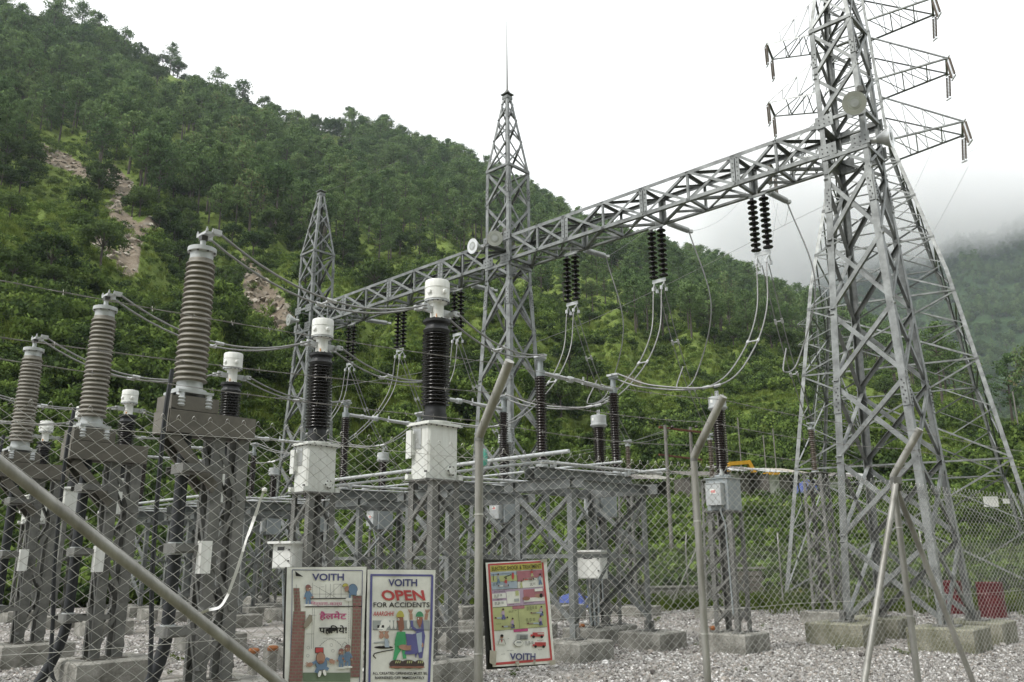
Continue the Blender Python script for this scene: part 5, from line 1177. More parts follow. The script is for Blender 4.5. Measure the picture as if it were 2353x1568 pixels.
class Sheet:
    def __init__(s, zx, zy, zs, off): s.zx, s.zy, s.zs, s.off = zx, zy, zs, off; s.lay = 0
    def P(s, x, y, extra=0.0):
        px, py = (s.zx + x / s.zs) / 1.74076, (s.zy + y / s.zs) / 1.74076
        base = fpt(px, py, s.off); w = .0016*math.sin(x*.011 + 1) * math.sin(y*.006) + .0008*math.sin(x*.023 + y*.008)
        return base + FN*(w + extra)
    def poly(s, g, pts, ink, lvl=1):
        s.lay += 1; e = .0012*lvl + .00001*s.lay; g.add([s.P(x, y, e) for x, y in pts], [tuple(range(len(pts)))[::-1]], 'ink_'+ink)
    def rect(s, g, x0, y0, x1, y1, ink, lvl=1, nx=None):
        s.lay += 1; e = .0012*lvl + .00001*s.lay; nx = max(1, int(abs(x1-x0)/45)); ny = max(1, int(abs(y1-y0)/45)); v = [s.P(x0+(x1-x0)*i/nx, y0+(y1-y0)*j/ny, e) for j in range(ny+1) for i in range(nx+1)]
        g.add(v, [(j*(nx+1)+i, (j+1)*(nx+1)+i, (j+1)*(nx+1)+i+1, j*(nx+1)+i+1) for j in range(ny) for i in range(nx)], 'ink_'+ink, True)
    def ell(s, g, cx, cy, rx, ry, ink, lvl=2, a0=0, a1=360, rot=0, n=18):
        R = rad(rot); p = []
        for k in range(n if a1-a0 == 360 else n+1):
            a = rad(a0 + (a1-a0)*k/n); x, y = rx*math.cos(a), ry*math.sin(a); p.append((cx + x*math.cos(R) - y*math.sin(R), cy + x*math.sin(R) + y*math.cos(R)))
        s.poly(g, p, ink, lvl)
    def line(s, g, pts, w, ink, lvl=2):
        for (a, b), (c, d) in zip(pts[:-1], pts[1:]):
            L = math.hypot(c-a, d-b) + 1e-6; nx, ny = -(d-b)/L*w/2, (c-a)/L*w/2; s.poly(g, [(a+nx, b+ny), (c+nx, d+ny), (c-nx, d-ny), (a-nx, b-ny)], ink, lvl)
    def text(s, g, body, ink, x0, y0, x1, y1, lvl=3, slant=0): s.lay += 1; put_text(g, body, 'ink_'+ink, lambda x, y: s.P(x, y, .0012*lvl + .00001*s.lay), x0, y0, x1, y1, slant)
    def board(s, t, cs, name, mat, thick, off, n=10):
        g = G(); (ax, ay), (bx, by), (cx, cy), (dx, dy) = cs; v = []; U = np.linspace(0, 1, n+1)
        for q in (0, 1):
            for j in U:
                for i in U:
                    x = (ax*(1-i)+bx*i)*(1-j) + (dx*(1-i)+cx*i)*j; y = (ay*(1-i)+by*i)*(1-j) + (dy*(1-i)+cy*i)*j; v.append(s.P(x, y, off - q*thick))
        m = (n+1)**2; f = [(j*(n+1)+i, (j+1)*(n+1)+i, (j+1)*(n+1)+i+1, j*(n+1)+i+1) for j in range(n) for i in range(n)]; f += [tuple(k+m for k in q[::-1]) for q in f]
        ed = [i for i in range(n+1)] + [j*(n+1)+n for j in range(1, n+1)] + [n*(n+1)+i for i in range(n-1, -1, -1)] + [j*(n+1) for j in range(n-1, 0, -1)]
        f += [(ed[k], ed[(k+1) % len(ed)], ed[(k+1) % len(ed)]+m, ed[k]+m) for k in range(len(ed))]; g.add(v, f, mat, True); return link(name, g.mesh(name), t)

# ---- helmet poster (sheet coordinates read at 3.267 per source pixel)
s = Sheet(1130, 2250, 3.267, .012); t = thing('safety_poster', 'helmet safety poster with red brick columns, left of the two side by side', 'poster', (0, 0, 0), 0, 'safety posters')
s.board(t, [(50, 62), (1100, 50), (1040, 1760), (15, 1760)], 'backing_board', 'board', .012, -.006); s.board(t, [(58, 66), (1098, 56), (1036, 1755), (22, 1755)], 'sheet', 'ink_sheet', .0012, .0)
g = G()
s.line(g, [(125, 98), (1043, 108)], 9, 'navy'); s.line(g, [(125, 98), (120, 700), (85, 1700)], 8, 'navy'); s.line(g, [(1043, 108), (1036, 500), (1000, 1700)], 8, 'navy'); link('border', g.mesh('border'), t)
g = G(); s.text(g, 'VOITH', 'navy', 385, 146, 800, 240); s.text(g, 'िनर्माण-कार्य', 'pink', 365, 510, 775, 575); s.text(g, 'हैलमेट', 'pink', 480, 640, 832, 760); s.text(g, 'पहिनये!', 'ink', 475, 822, 835, 942); link('lettering', g.mesh('lettering'), t)
g = G()
def brickcol(x0t, x1t, x0b, x1b, y0, y1, rows):
    for r in range(rows):
        a, b = y0 + (y1-y0)*r/rows, y0 + (y1-y0)*(r+1)/rows; f = (r+.5)/rows; x0 = x0t+(x0b-x0t)*f; x1 = x1t+(x1b-x1t)*f; s.rect(g, x0, a, x1, b, 'tan', 1, 1); k = x0; w = (x1-x0)/2.15; off = (r % 2)*w*.5; xs = [x0+3] + [x0+off+w*i for i in (range(1, 3) if not r % 2 else range(0, 3))] + [x1]
        xs = sorted(q for q in xs if x0 <= q <= x1)
        for p, q in zip(xs[:-1], xs[1:]):
            if q-p > 8: s.rect(g, p+4, a+7, q-6, b-7, 'brick', 2, 1)
brickcol(138, 220, 150, 240, 335, 640, 7); brickcol(140, 300, 75, 260, 640, 1560, 21); brickcol(915, 1035, 885, 1005, 435, 1500, 24); link('brick_columns', g.mesh('brick_columns'), t)
g = G()
s.rect(g, 265, 1440, 880, 1560, 'lawn', 1)
for pts in (((360, 475), (880, 470)), ((295, 580), (1035, 575))): s.line(g, pts, 12, 'ink', 2)
for pts in (((390, 265), (390, 470)), ((480, 320), (480, 470)), ((560, 290), (560, 470)), ((620, 280), (620, 470)), ((665, 285), (665, 470)), ((760, 285), (760, 460)), ((665, 285), (760, 285)), ((400, 295), (700, 465)), ((760, 280), (560, 470)), ((380, 415), (860, 415)), ((385, 600), (375, 1130)), ((410, 600), (400, 1120)), ((320, 690), (440, 690)), ((300, 935), (410, 935)), ((525, 990), (825, 990)), ((490, 320), (540, 320)), ((890, 600), (880, 1000)), ((175, 290), (170, 600))): s.line(g, pts, 3, 'ink', 2)
for i in range(24): s.line(g, [(860, 515+i*23), (859, 528+i*23)], 5, 'ink', 2)
arc = lambda x0, x1, y, h, n: [(x0 + (x1-x0)*i/n, y - h*math.sin(math.pi*i/n)) for i in range(n+1)]
for pts in (arc(480, 765, 1090, 90, 14), arc(765, 850, 1110, 70, 6)):
    for a, b in list(zip(pts[:-1], pts[1:]))[::1]: s.line(g, [a, (a[0]*.35+b[0]*.65, a[1]*.35+b[1]*.65)], 6, 'ink', 2)
s.rect(g, 420, 1110, 530, 1185, 'ink', 2); s.rect(g, 426, 1116, 524, 1178, 'pred', 3)
def worker(x, y, sc, hat, face=1, arms=True):
    e = lambda cx, cy, rx, ry, ink, l, **k: s.ell(g, x+cx*sc*face, y+cy*sc, rx*sc, ry*sc, ink, l, **k)
    e(0, 62, 36, 66, 'ink', 2); e(0, 62, 33, 63, 'denim', 3); e(0, -20, 30, 38, 'ink', 2); e(0, -20, 27, 35, 'skin', 3); e(30, -14, 13, 9, 'skin', 3)
    s.ell(g, x, y-36*sc, 34*sc, 36*sc, 'ink', 3, 180, 360); s.ell(g, x, y-37*sc, 31*sc, 33*sc, hat, 4, 180, 360); s.line(g, [(x-36*sc, y-36*sc), (x+46*sc*face, y-34*sc)], 8*sc, hat, 4); e(16, -22, 6, 6, 'sheetw', 4)
    s.line(g, [(x-18*sc, y+110*sc), (x-20*sc, y+175*sc)], 26*sc, 'denim', 3); s.line(g, [(x+18*sc, y+110*sc), (x+20*sc, y+175*sc)], 26*sc, 'denim', 3); e(-24, 184, 30, 13, 'sheetw', 4); e(24, 184, 30, 13, 'sheetw', 4)
    if arms: s.line(g, [(x-28*sc, y+30*sc), (x-44*sc, y+90*sc)], 18*sc, 'denim', 3); s.line(g, [(x+28*sc, y+30*sc), (x+50*sc, y+80*sc)], 18*sc, 'denim', 3); e(-46, 98, 13, 13, 'skin', 4); e(54, 86, 13, 13, 'skin', 4)
worker(330, 365, 1.05, 'brick', 1); worker(760, 1195, 1.0, 'brick', -1); worker(845, 1155, 1.15, 'brick', -1)
s.ell(g, 915, 355, 62, 75, 'ink', 2); s.ell(g, 915, 355, 58, 71, 'denim', 3); s.line(g, [(885, 380), (870, 470)], 26, 'denim', 3); s.line(g, [(945, 380), (955, 430)], 34, 'denim', 3); s.ell(g, 835, 345, 28, 40, 'skin', 3, rot=20); s.ell(g, 815, 315, 42, 42, 'ink', 3, 170, 350); s.ell(g, 815, 313, 38, 38, 'yell', 4, 170, 350); s.ell(g, 855, 485, 45, 22, 'sheetw', 4); s.ell(g, 985, 395, 24, 42, 'sheetw', 4, rot=15)
# stumbling man
s.ell(g, 500, 1320, 78, 90, 'ink', 2); s.ell(g, 500, 1320, 73, 85, 'denim', 3); s.ell(g, 490, 1250, 62, 82, 'ink', 3); s.ell(g, 490, 1250, 57, 77, 'skin', 4); s.ell(g, 490, 1195, 22, 24, 'skin', 5); s.ell(g, 490, 1300, 34, 20, 'skin2', 5)
s.line(g, [(440, 1290), (370, 1330)], 34, 'denim', 3); s.line(g, [(560, 1250), (620, 1280)], 34, 'denim', 3); s.ell(g, 352, 1335, 38, 28, 'skin', 4, rot=-20); s.ell(g, 632, 1292, 36, 30, 'skin', 4, rot=40)
for a in (-40, -15, 10, 35): s.line(g, [(345, 1335), (345-52*math.cos(rad(a)), 1335+52*math.sin(rad(a)))], 10, 'skin', 4); s.line(g, [(638, 1295), (638+44*math.cos(rad(a+20)), 1295+44*math.sin(rad(a+20)))], 10, 'skin', 4)
s.line(g, [(460, 1380), (430, 1440)], 46, 'denim', 3); s.line(g, [(545, 1370), (590, 1400)], 46, 'denim', 3); s.ell(g, 475, 1455, 26, 50, 'ink', 4, rot=15); s.ell(g, 475, 1455, 21, 45, 'sheetw', 5, rot=15); s.ell(g, 540, 1440, 26, 46, 'ink', 4, rot=-15); s.ell(g, 540, 1440, 21, 41, 'sheetw', 5, rot=-15)
for cx, cy in ((330, 1115), (325, 1220), (630, 1080), (650, 1155)):
    for k in range(8): s.ell(g, cx+18*math.cos(k*.785), cy+18*math.sin(k*.785), 4, 4, 'ink', 3, n=6)
link('drawing', g.mesh('drawing'), t)
g = G(); s.poly(g, [(155, 115), (262, 188), (165, 180)], 'ink', 4); s.poly(g, [(262, 820), (290, 760), (340, 680), (375, 690), (380, 760), (330, 830), (285, 860)], 'tan', 4); s.poly(g, [(560, 880), (650, 850), (720, 870), (650, 900), (600, 930)], 'ink', 5); link('torn_patches', g.mesh('torn_patches'), t)
# ---- openings poster
s = Sheet(1130, 2250, 3.267, .014); t = thing('safety_poster', 'open for accidents poster with blue border, right of the two side by side', 'poster', (0, 0, 0), 0, 'safety posters')
s.board(t, [(1108, 92), (2005, 92), (1965, 1770), (1075, 1770)], 'backing_board', 'board', .012, -.006); s.board(t, [(1112, 94), (2000, 98), (1958, 1765), (1085, 1765)], 'sheet', 'ink_sheet', .0012, 0)
g = G(); s.line(g, [(1145, 165), (1960, 172)], 26, 'blue'); s.line(g, [(1158, 165), (1150, 700), (1130, 1700)], 30, 'blue'); s.line(g, [(1955, 172), (1940, 800), (1905, 1700)], 30, 'blue'); s.line(g, [(1140, 1590), (1910, 1590)], 24, 'blue'); link('border', g.mesh('border'), t)
g = G(); s.text(g, 'VOITH', 'navy', 1380, 218, 1755, 315); s.text(g, 'OPEN', 'pred', 1290, 362, 1850, 500, slant=-.22); s.text(g, 'FOR ACCIDENTS', 'ink', 1185, 522, 1918, 588); s.text(g, 'AAARGHH!', 'pred', 1185, 640, 1450, 700, slant=.15); s.text(g, 'ALL CREATED OPENINGS MUST BE', 'ink', 1170, 1432, 1885, 1468, slant=-.3); s.text(g, 'BARRIERED OFF IMMEDIATELY', 'ink', 1205, 1490, 1855, 1526, slant=-.3); link('lettering', g.mesh('lettering'), t)
g = G(); s.rect(g, 1180, 760, 1920, 880, 'grey1', 1)
for x in (1420, 1470, 1640, 1690): s.ell(g, x, 810, 20, 60, 'sheetw', 2)
s.ell(g, 1340, 800, 60, 60, 'sheetw', 2); s.ell(g, 1300, 860, 60, 50, 'sheetw', 2); s.line(g, [(1180, 880), (1920, 886)], 5, 'ink', 2); s.rect(g, 1240, 820, 1330, 860, 'ink', 2)
s.ell(g, 1320, 1110, 125, 18, 'ink', 2); s.poly(g, [(1190, 1045), (1390, 1020), (1395, 1060), (1190, 1060)], 'grey1', 2); s.poly(g, [(1330, 1000), (1370, 1000), (1395, 1110), (1330, 1110)], 'paleb', 3); s.line(g, [(1180, 1225), (1200, 1190), (1300, 1165), (1450, 1140)], 12, 'ink', 2); s.line(g, [(1182, 1220), (1215, 1255)], 12, 'ink', 2)
for x, sg in ((1290, -1), (1355, 1)):
    s.ell(g, x, 960, 28, 40, 'skin', 3, rot=-25*sg)
    for k in range(4): s.line(g, [(x, 945), (x+sg*(k-1.5)*18, 895)], 11, 'skin', 3)
# green man
s.poly(g, [(1490, 910), (1600, 905), (1610, 1010), (1600, 1120), (1615, 1255), (1570, 1260), (1555, 1130), (1510, 1200), (1475, 1285), (1440, 1270), (1465, 1130), (1465, 1020)], 'green', 3)
s.poly(g, [(1495, 700), (1570, 700), (1585, 860), (1545, 908), (1510, 880), (1500, 790)], 'skin2', 4); s.ell(g, 1530, 715, 52, 85, 'yell', 5, 180, 360); s.ell(g, 1505, 745, 12, 15, 'sheetw', 5); s.ell(g, 1503, 747, 5, 6, 'ink', 6, n=8); s.ell(g, 1495, 770, 14, 10, 'skin2', 5)
# blue man and plan
s.poly(g, [(1750, 870), (1840, 860), (1860, 960), (1840, 1120), (1820, 1250), (1780, 1250), (1760, 1180), (1735, 1250), (1725, 1200), (1735, 960)], 'blue', 3); s.line(g, [(1750, 890), (1690, 850), (1685, 760)], 36, 'blue', 3); s.line(g, [(1830, 890), (1815, 740)], 34, 'blue', 3)
for x, y, dx in ((1680, 690, -6), (1870, 690, 12)):
    s.line(g, [(x, y+60), (x+dx, y-20)], 40, 'skin', 3)
    for k in range(4): s.line(g, [(x+dx, y-15), (x+dx*2+(k-1.5)*20, y-75)], 12, 'skin', 3)
s.poly(g, [(1750, 715), (1830, 715), (1815, 800), (1790, 860), (1755, 790)], 'skin2', 4); s.ell(g, 1785, 710, 52, 70, 'dgreen', 5, 180, 360); s.ell(g, 1768, 735, 9, 11, 'sheetw', 5)
s.poly(g, [(1600, 930), (1690, 940), (1815, 905), (1810, 1170), (1720, 1195), (1650, 1205), (1590, 1200), (1620, 1060)], 'blue', 4); s.poly(g, [(1740, 930), (1815, 910), (1810, 1165), (1770, 1180)], 'paleb', 5)
s.ell(g, 1585, 1110, 75, 36, 'skin', 5, rot=8)
for k in range(4): s.line(g, [(1600, 1095+k*16), (1672, 1090+k*17)], 12, 'skin', 6)
s.line(g, [(1460, 1060), (1560, 1100)], 30, 'green', 4); s.ell(g, 1820, 1080, 14, 30, 'skin', 5)
for x, w in ((1490, 100), (1640, 100), (1780, 65)):
    s.ell(g, x, 1330, w, 58, 'shoe', 4); s.ell(g, x, 1368, w+6, 14, 'skin2', 5)
    for k in range(3): s.ell(g, x-15+k*26, 1300, 7, 22, 'lime', 6, rot=20, n=8)
link('drawing', g.mesh('drawing'), t)
# ---- electric shock poster
s = Sheet(1920, 2220, 3.409, .016); t = thing('safety_poster', 'tilted electric shock treatment poster with red border right of the fence post', 'poster', (0, 0, 0), 0, 'safety posters')
s.board(t, [(52, 60), (905, 85), (1022, 1490), (115, 1568)], 'backing_board', 'board', .014, -.008); s.board(t, [(75, 108), (910, 68), (1020, 1480), (175, 1530)], 'sheet', 'ink_sheetw', .0012, 0)
C4 = [(112, 130), (852, 88), (975, 1425), (200, 1492)]
def sk(u, v): a = (C4[0][0]*(1-u)+C4[1][0]*u, C4[0][1]*(1-u)+C4[1][1]*u); b = (C4[3][0]*(1-u)+C4[2][0]*u, C4[3][1]*(1-u)+C4[2][1]*u); return a[0]*(1-v)+b[0]*v, a[1]*(1-v)+b[1]*v
def q4(g, u0, v0, u1, v1, ink, lvl=1):
    nx = max(1, int(abs(u1-u0)*18)); ny = max(1, int(abs(v1-v0)*30)); s.lay += 1; e = .0012*lvl + .00001*s.lay
    g.add([s.P(*sk(u0+(u1-u0)*i/nx, v0+(v1-v0)*j/ny), e) for j in range(ny+1) for i in range(nx+1)], [(j*(nx+1)+i, (j+1)*(nx+1)+i, (j+1)*(nx+1)+i+1, j*(nx+1)+i+1) for j in range(ny) for i in range(nx)], 'ink_'+ink)
g = G(); q4(g, -.01, -.005, 1.01, .012, 'pred', 2); q4(g, -.01, .985, 1.01, 1.01, 'pred', 2); q4(g, -.012, 0, .022, 1, 'pred', 2); q4(g, .978, 0, 1.012, 1, 'pred', 2); link('border', g.mesh('border'), t)
g = G(); q4(g, .03, .016, .972, .075, 'yell', 2); q4(g, .03, .085, .50, .255, 'paleb', 1); q4(g, .03, .12, .50, .18, 'lime', 2); q4(g, .51, .085, .972, .16, 'rose', 2); q4(g, .51, .16, .62, .19, 'rose', 2); q4(g, .03, .262, .972, .43, 'mauve', 1); q4(g, .03, .295, .28, .345, 'sheetw', 2); q4(g, .03, .37, .28, .43, 'sheetw', 2); q4(g, .29, .285, .53, .405, 'sheet', 2); q4(g, .60, .275, .972, .36, 'rose', 2); q4(g, .60, .36, .972, .40, 'sheet', 2); q4(g, .03, .435, .972, .665, 'lime', 1)
q4(g, .38, .432, .60, .465, 'rose', 2); q4(g, .37, .668, .63, .695, 'pink', 2); q4(g, .48, .465, .484, .66, 'ink', 2); q4(g, .50, .085, .505, .255, 'ink', 2); q4(g, .03, .257, .972, .26, 'ink', 2); q4(g, .03, .432, .972, .4345, 'ink', 2); q4(g, .03, .665, .972, .667, 'ink', 2)
def man(u, v, sc, shirt, legs, lying=False):
    cx, cy = sk(u, v)
    if lying: s.line(g, [(cx-60*sc, cy), (cx, cy-4)], 22*sc, shirt, 3); s.line(g, [(cx, cy-4), (cx+80*sc, cy-8)], 20*sc, legs, 3); s.ell(g, cx-74*sc, cy-2, 15*sc, 13*sc, 'skin', 3); s.ell(g, cx-80*sc, cy-6, 10*sc, 9*sc, 'ink', 4); s.ell(g, cx+88*sc, cy-12, 9*sc, 14*sc, 'ink', 4)
    else: s.line(g, [(cx, cy), (cx+6*sc, cy+62*sc)], 38*sc, shirt, 3); s.line(g, [(cx+6*sc, cy+55*sc), (cx-8*sc, cy+130*sc)], 26*sc, legs, 3); s.line(g, [(cx+8*sc, cy+55*sc), (cx+30*sc, cy+125*sc)], 22*sc, legs, 3); s.ell(g, cx, cy-20*sc, 15*sc, 18*sc, 'skin', 3); s.ell(g, cx+2*sc, cy-30*sc, 15*sc, 12*sc, 'ink', 4); s.line(g, [(cx, cy+10*sc), (cx-35*sc, cy+50*sc)], 12*sc, shirt, 3)
man(.16, .12, .8, 'grey1', 'denim'); man(.30, .165, .75, 'pred', 'mauve'); man(.24, .225, .8, 'sheetw', 'grey1', True); man(.92, .15, .9, 'paleb', 'denim'); man(.78, .09, .6, 'pred', 'lime'); man(.70, .175, .8, 'pred', 'brick', True); man(.57, .20, .6, 'lime', 'lime')
s.ell(g, *sk(.43, .13), 16, 50, 'pred', 3); s.line(g, [sk(.27, .14), sk(.40, .115)], 10, 'ink', 3); s.line(g, [sk(.07, .10), sk(.07, .165)], 8, 'ink', 3); s.line(g, [sk(.03, .105), sk(.46, .10)], 4, 'ink', 3)
man(.20, .475, .9, 'mauve', 'blue'); man(.16, .545, .95, 'paleb', 'tan', True); man(.36, .575, .85, 'mauve', 'blue'); man(.27, .635, .95, 'paleb', 'tan', True); man(.89, .475, .8, 'mauve', 'blue'); man(.80, .52, .9, 'tan', 'paleb', True); man(.86, .57, .8, 'mauve', 'blue'); man(.73, .625, .95, 'tan', 'paleb', True)
s.ell(g, *sk(.86, .345), 48, 26, 'skin', 3); s.ell(g, *sk(.91, .345), 22, 30, 'ink', 4); s.ell(g, *sk(.64, .365), 50, 26, 'skin2', 3); q4(g, .45, .28, .51, .33, 'lime', 3); q4(g, .42, .36, .51, .39, 'grey1', 3); q4(g, .80, .272, .95, .30, 'sheetw', 3)
x, y = sk(.15, .73); s.ell(g, x, y, 22, 28, 'skin', 3); s.ell(g, x, y-14, 22, 18, 'ink', 4); s.poly(g, [(x-50, y+105), (x-30, y+40), (x+30, y+40), (x+55, y+105)], 'sheet', 3); s.poly(g, [(x-12, y+40), (x+12, y+40), (x, y+90)], 'pred', 4); s.line(g, [(x-50, y+105), (x-30, y+40), (x+30, y+40), (x+55, y+105)], 4, 'ink', 4)
x, y = sk(.50, .755); s.rect(g, x-70, y-45, x+90, y+25, 'grey1', 3)
for k in range(6): s.line(g, [(x-20+k*18, y-30), (x-20+k*18, y+24)], 6, 'ink', 4)
s.ell(g, x-45, y+75, 65, 48, 'ink', 4); s.ell(g, x-45, y+75, 61, 44, 'sheetw', 5); s.rect(g, x-75, y+50, x-10, y+75, 'grey1', 6)
for (u, v) in ((.79, .74), (.81, .84)):
    x, y = sk(u, v); s.rect(g, x-70, y-32, x+85, y+24, 'pred', 3); s.rect(g, x-100, y-6, x-65, y+24, 'pred', 3); s.rect(g, x-8, y-20, x+80, y-8, 'sheetw' if v < .8 else 'pred', 4); s.ell(g, x-62, y+26, 19, 19, 'ink', 4); s.ell(g, x+52, y+26, 19, 19, 'ink', 4)
for u, v, w, n in ((.05, .195, .10, 3), (.38, .185, .11, 1), (.72, .18, .13, 2), (.72, .215, .12, 3), (.74, .09, .22, 1), (.06, .31, .16, 3), (.06, .385, .18, 3), (.31, .415, .20, 1), (.58, .41, .37, 1), (.30, .48, .16, 2), (.63, .45, .20, 4), (.60, .57, .18, 4), (.06, .60, .18, 1), (.25, .755, .05, 1), (.55, .80, .16, 4), (.22, .875, .24, 1), (.12, .905, .14, 1)):
    for k in range(n):
        a = sk(u, v+k*.011); b = sk(u+w*(1 if k < n-1 else .5), v+k*.011); m = max(2, int(w*22))
        for j in range(m): s.line(g, [(a[0]+(b[0]-a[0])*j/m, a[1]+(b[1]-a[1])*j/m), (a[0]+(b[0]-a[0])*(j+.7)/m, a[1]+(b[1]-a[1])*(j+.7)/m)], 5, 'ink', 4)
link('drawing', g.mesh('drawing'), t)
g = G(); s.text(g, 'VOITH', 'navy', 400, 1340, 748, 1435)
v, f = TXT['ELECTRIC SHOCK & TREATMENT']; s.lay += 1; g.add([s.P(*sk(.05 + .90*a, .066 - .040*b), .0075) for a, b in v], f, 'ink_ink')
for body, u0, v0, u1, v1 in (('EFFECTS OF SHOCK', .06, .27, .26, .285), ('TREATMENT', .10, .35, .22, .364), ('Fire Brigade', .76, .79, .88, .803), ('Police', .77, .885, .84, .897)):
    v, f = TXT[body]; g.add([s.P(*sk(u0+(u1-u0)*a, v1+(v0-v1)*b), .0075) for a, b in v], f, 'ink_ink')
link('lettering', g.mesh('lettering'), t)
g = G()
for cs in ([(125, 1300), (215, 1310), (205, 1520), (120, 1470)], [(940, 1440), (1015, 1430), (1022, 1490), (950, 1505)], [(820, 62), (905, 58), (895, 100), (820, 105)], [(470, 1455), (525, 1450), (520, 1520), (495, 1520)], [(715, 1440), (745, 1435), (745, 1490), (720, 1492)]): g.add([s.P(x, y, .008) for x, y in cs] + [s.P(x, y, .0065) for x, y in cs], [(3, 2, 1, 0), (4, 5, 6, 7), (0, 1, 5, 4), (1, 2, 6, 5), (2, 3, 7, 6), (3, 0, 4, 7)], 'film')
link('tape', g.mesh('tape'), t)

# ================================================================== loose gravel, stones and weeds
ST = []
for i in range(4):
    rg = np.random.default_rng(90+i); g = G(); n1, n2 = 6, 4; v = [(0, 0, -.5)]
    for j in range(1, n2):
        for k in range(n1): a = 2*math.pi*k/n1 + j*.4; b = math.pi*j/n2 - math.pi/2; q = rg.uniform(.75, 1.15); v.append((math.cos(b)*math.cos(a)*q*.5, math.cos(b)*math.sin(a)*q*.42, math.sin(b)*q*.32))
    v.append((0, 0, .34)); v[0] = (0, 0, -.33); f = [(0, 1+(k+1) % n1, 1+k) for k in range(n1)]
    for j in range(n2-2): f += [(1+j*n1+k, 1+j*n1+(k+1) % n1, 1+(j+1)*n1+(k+1) % n1, 1+(j+1)*n1+k) for k in range(n1)]
    f += [(1+(n2-2)*n1+k, 1+(n2-2)*n1+(k+1) % n1, len(v)-1) for k in range(n1)]
    g.add(v, f, 'pebble'); ST.append(g)
m = bpy.data.materials.new('loose_pebble'); m.use_nodes = True; tt = m.node_tree; b = tt.nodes['Principled BSDF']; b.inputs['Roughness'].default_value = .85; oi = tt.nodes.new('ShaderNodeObjectInfo'); rp = tt.nodes.new('ShaderNodeValToRGB'); e = rp.color_ramp.elements
e[0].color = (.085, .075, .07, 1); e[1].color = (.70, .69, .67, 1)
for p_, c_ in ((.3, (.235, .225, .21)), (.55, (.325, .315, .30)), (.7, (.27, .235, .20)), (.85, (.42, .41, .40))): q = e.new(p_); q.color = (*c_, 1)
tt.links.new(oi.outputs['Random'], rp.inputs[0]); tt.links.new(rp.outputs[0], b.inputs['Base Color']); M['pebble'] = m
STO = [link('loose_stone', g.mesh('loose_stone'), None, atz(x, y, .09), (0, 0, i), kind='stuff', label='rounded stone lying on the gravel', category='stone') for i, (g, x, y) in enumerate(zip(ST, (1980, 2000, 1500, 1750), (1505, 1545, 1545, 1530)))]
for o in STO: o.scale = (.12, .12, .12)
gr = []
def in_yard(x, y): return -22 < x < 21 and y > 8 and y < np.interp(x, [-22, -8, 3, 9, 13.5, 20], [36, 35, 31, 29, 27.6, 25])
def add_g(n, dmin, dmax, smin, smax):
    az = rng.uniform(rad(-34), rad(34), n); d = np.sqrt(rng.uniform(dmin**2, dmax**2, n))
    pr = .85 + 2.2*fbm(np.sin(az)*d, np.cos(az)*d, 3.5, 3, 51)
    for a, q, pk_ in zip(az, d, pr):
        x, y = math.sin(a)*q, math.cos(a)*q
        if in_yard(x, y) and rng.random() < pk_: gr.append((x, y, rng.uniform(-.006, .018), rng.uniform(0, 6.28), rng.uniform(smin, smax), int(rng.integers(0, 4)), rng.normal()*.35, rng.normal()*.35))
add_g(70000, 10.8, 16, .026, .072); add_g(66000, 16, 23, .030, .08); add_g(40000, 23, 36, .04, .09); add_g(700, 11, 32, .09, .2)
gn_scatter('loose_gravel', gr, [[o] for o in STO], kind='stuff', label='loose grey gravel covering the yard', category='gravel')
M['weed'] = leafmat('weeds', (.06, .10, .02), (.13, .17, .04), (.20, .18, .06))
WD = [link('weed_tuft', tuft(80+i, 30, 'weed'), None, atz(x, y, 0), kind='stuff', label='small weed tuft growing in the gravel', category='weed') for i, (x, y) in enumerate(((1450, 1490), (2100, 1500)))]
WD.append(link('weed_tuft', shrub(85, 'weed', 5, 22, .2), None, atz(2075, 1508, 0), kind='stuff', label='leafy weed growing in the gravel below the right column', category='weed'))
for o in WD: o.scale = (.16, .16, .16)
wp = []
for _ in range(900):
    a = rng.uniform(rad(-33), rad(33)); q = math.sqrt(rng.uniform(12**2, 36**2)); x, y = math.sin(a)*q, math.cos(a)*q
    edge = y - np.interp(x, [-22, -8, 3, 9, 13.5, 20], [36, 35, 31, 29, 27.6, 25]); pr = .10 if edge < -2.5 else 1.0
    if rng.random() < pr: wp.append((x, y, 0, rng.uniform(0, 6.28), rng.uniform(.08, .22) if edge < -2.5 else rng.uniform(.2, .55), int(rng.integers(0, 3))))
for _ in range(1500):
    x = rng.uniform(-20, 20); y = np.interp(x, [-22, -8, 3, 9, 13.5, 20], [36, 35, 31, 29, 27.6, 25]) + rng.uniform(-.8, 8); wp.append((x, y, 0, rng.uniform(0, 6.28), rng.uniform(.2, .7), int(rng.integers(0, 3))))
gn_scatter('weeds', wp, [[o] for o in WD], kind='stuff', label='weeds and grass along the edge of the gravel', category='weeds')

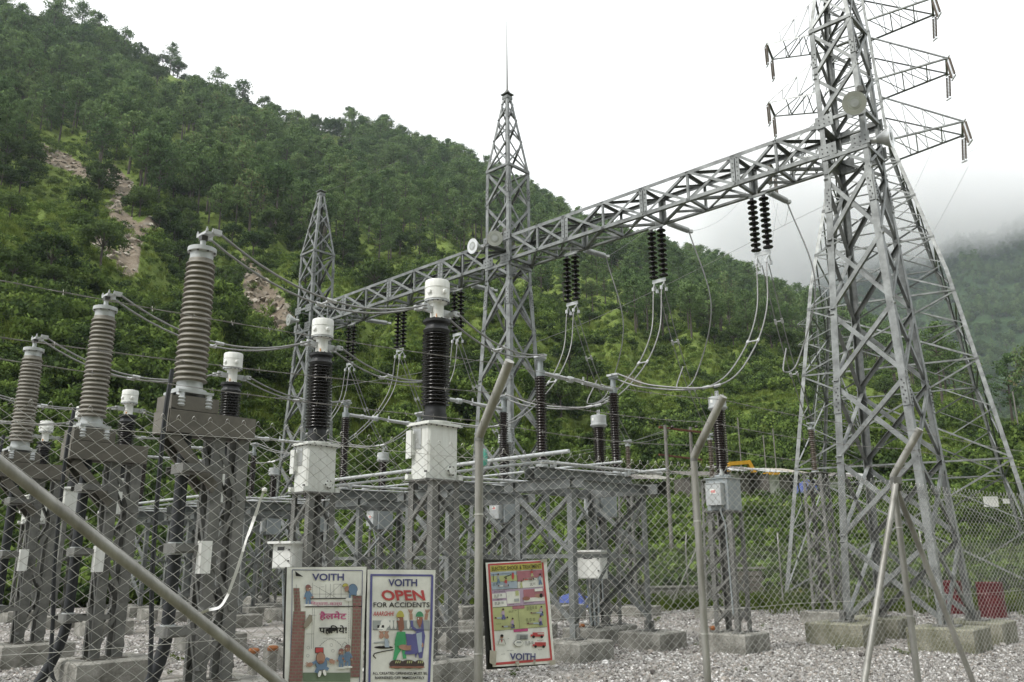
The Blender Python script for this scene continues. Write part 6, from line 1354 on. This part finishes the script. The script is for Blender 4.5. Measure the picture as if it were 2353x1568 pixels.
# ================================================================== air: valley haze and the cloud bank on the far mountain
def vol_box(name, lo, hi):
    g = G(); lo = np.array(lo, float); hi = np.array(hi, float); M['__v'] = None; g.box((lo+hi)/2, hi-lo, '__v')
    me = bpy.data.meshes.new(name); me.from_pydata(g.v, [], g.f); return me
hm = bpy.data.materials.new('valley_haze'); hm.use_nodes = True; ht = hm.node_tree; ht.nodes.clear(); ho = ht.nodes.new('ShaderNodeOutputMaterial'); hv = ht.nodes.new('ShaderNodeVolumePrincipled')
hv.inputs['Color'].default_value = (.82, .92, 1.0, 1); hv.inputs['Density'].default_value = .00015; hv.inputs['Anisotropy'].default_value = .2; ht.links.new(hv.outputs[0], ho.inputs['Volume'])
me = vol_box('haze', (-1950, -650, -1.2), (1950, 1950, 760)); me.materials.append(hm); link('haze', me, kind='stuff', label='thin valley haze', category='haze')
cm = bpy.data.materials.new('cloud_vapour'); cm.use_nodes = True; ct = cm.node_tree; ct.nodes.clear(); N = ct.nodes.new; L = ct.links.new
o_ = N('ShaderNodeOutputMaterial'); v_ = N('ShaderNodeVolumePrincipled'); v_.inputs['Color'].default_value = (1, 1, 1, 1); v_.inputs['Anisotropy'].default_value = .0; L(v_.outputs[0], o_.inputs['Volume'])
tc_ = N('ShaderNodeTexCoord'); sp_ = N('ShaderNodeSeparateXYZ'); L(tc_.outputs['Object'], sp_.inputs[0])
n_ = N('ShaderNodeTexNoise'); n_.inputs['Scale'].default_value = .0065; n_.inputs['Detail'].default_value = 4; n_.inputs['Roughness'].default_value = .55; L(tc_.outputs['Object'], n_.inputs['Vector'])
mr = N('ShaderNodeMapRange'); mr.inputs['From Min'].default_value = 378; mr.inputs['From Max'].default_value = 450; mr.inputs['To Min'].default_value = -.66; mr.inputs['To Max'].default_value = .12; L(sp_.outputs['Z'], mr.inputs['Value'])
ad_ = N('ShaderNodeMath'); ad_.operation = 'ADD'; L(n_.outputs[0], ad_.inputs[0]); L(mr.outputs[0], ad_.inputs[1])
mu_ = N('ShaderNodeMath'); mu_.operation = 'MULTIPLY'; mu_.inputs[1].default_value = .022; mx_ = N('ShaderNodeMath'); mx_.operation = 'MAXIMUM'; mx_.inputs[1].default_value = 0
L(ad_.outputs[0], mx_.inputs[0]); L(mx_.outputs[0], mu_.inputs[0]); L(mu_.outputs[0], v_.inputs['Density'])
me = vol_box('cloud_bank', (250, 1000, 345), (1500, 1780, 600)); me.materials.append(cm); link('cloud_bank', me, kind='stuff', label='white cloud bank hiding the top of the far mountain', category='cloud')
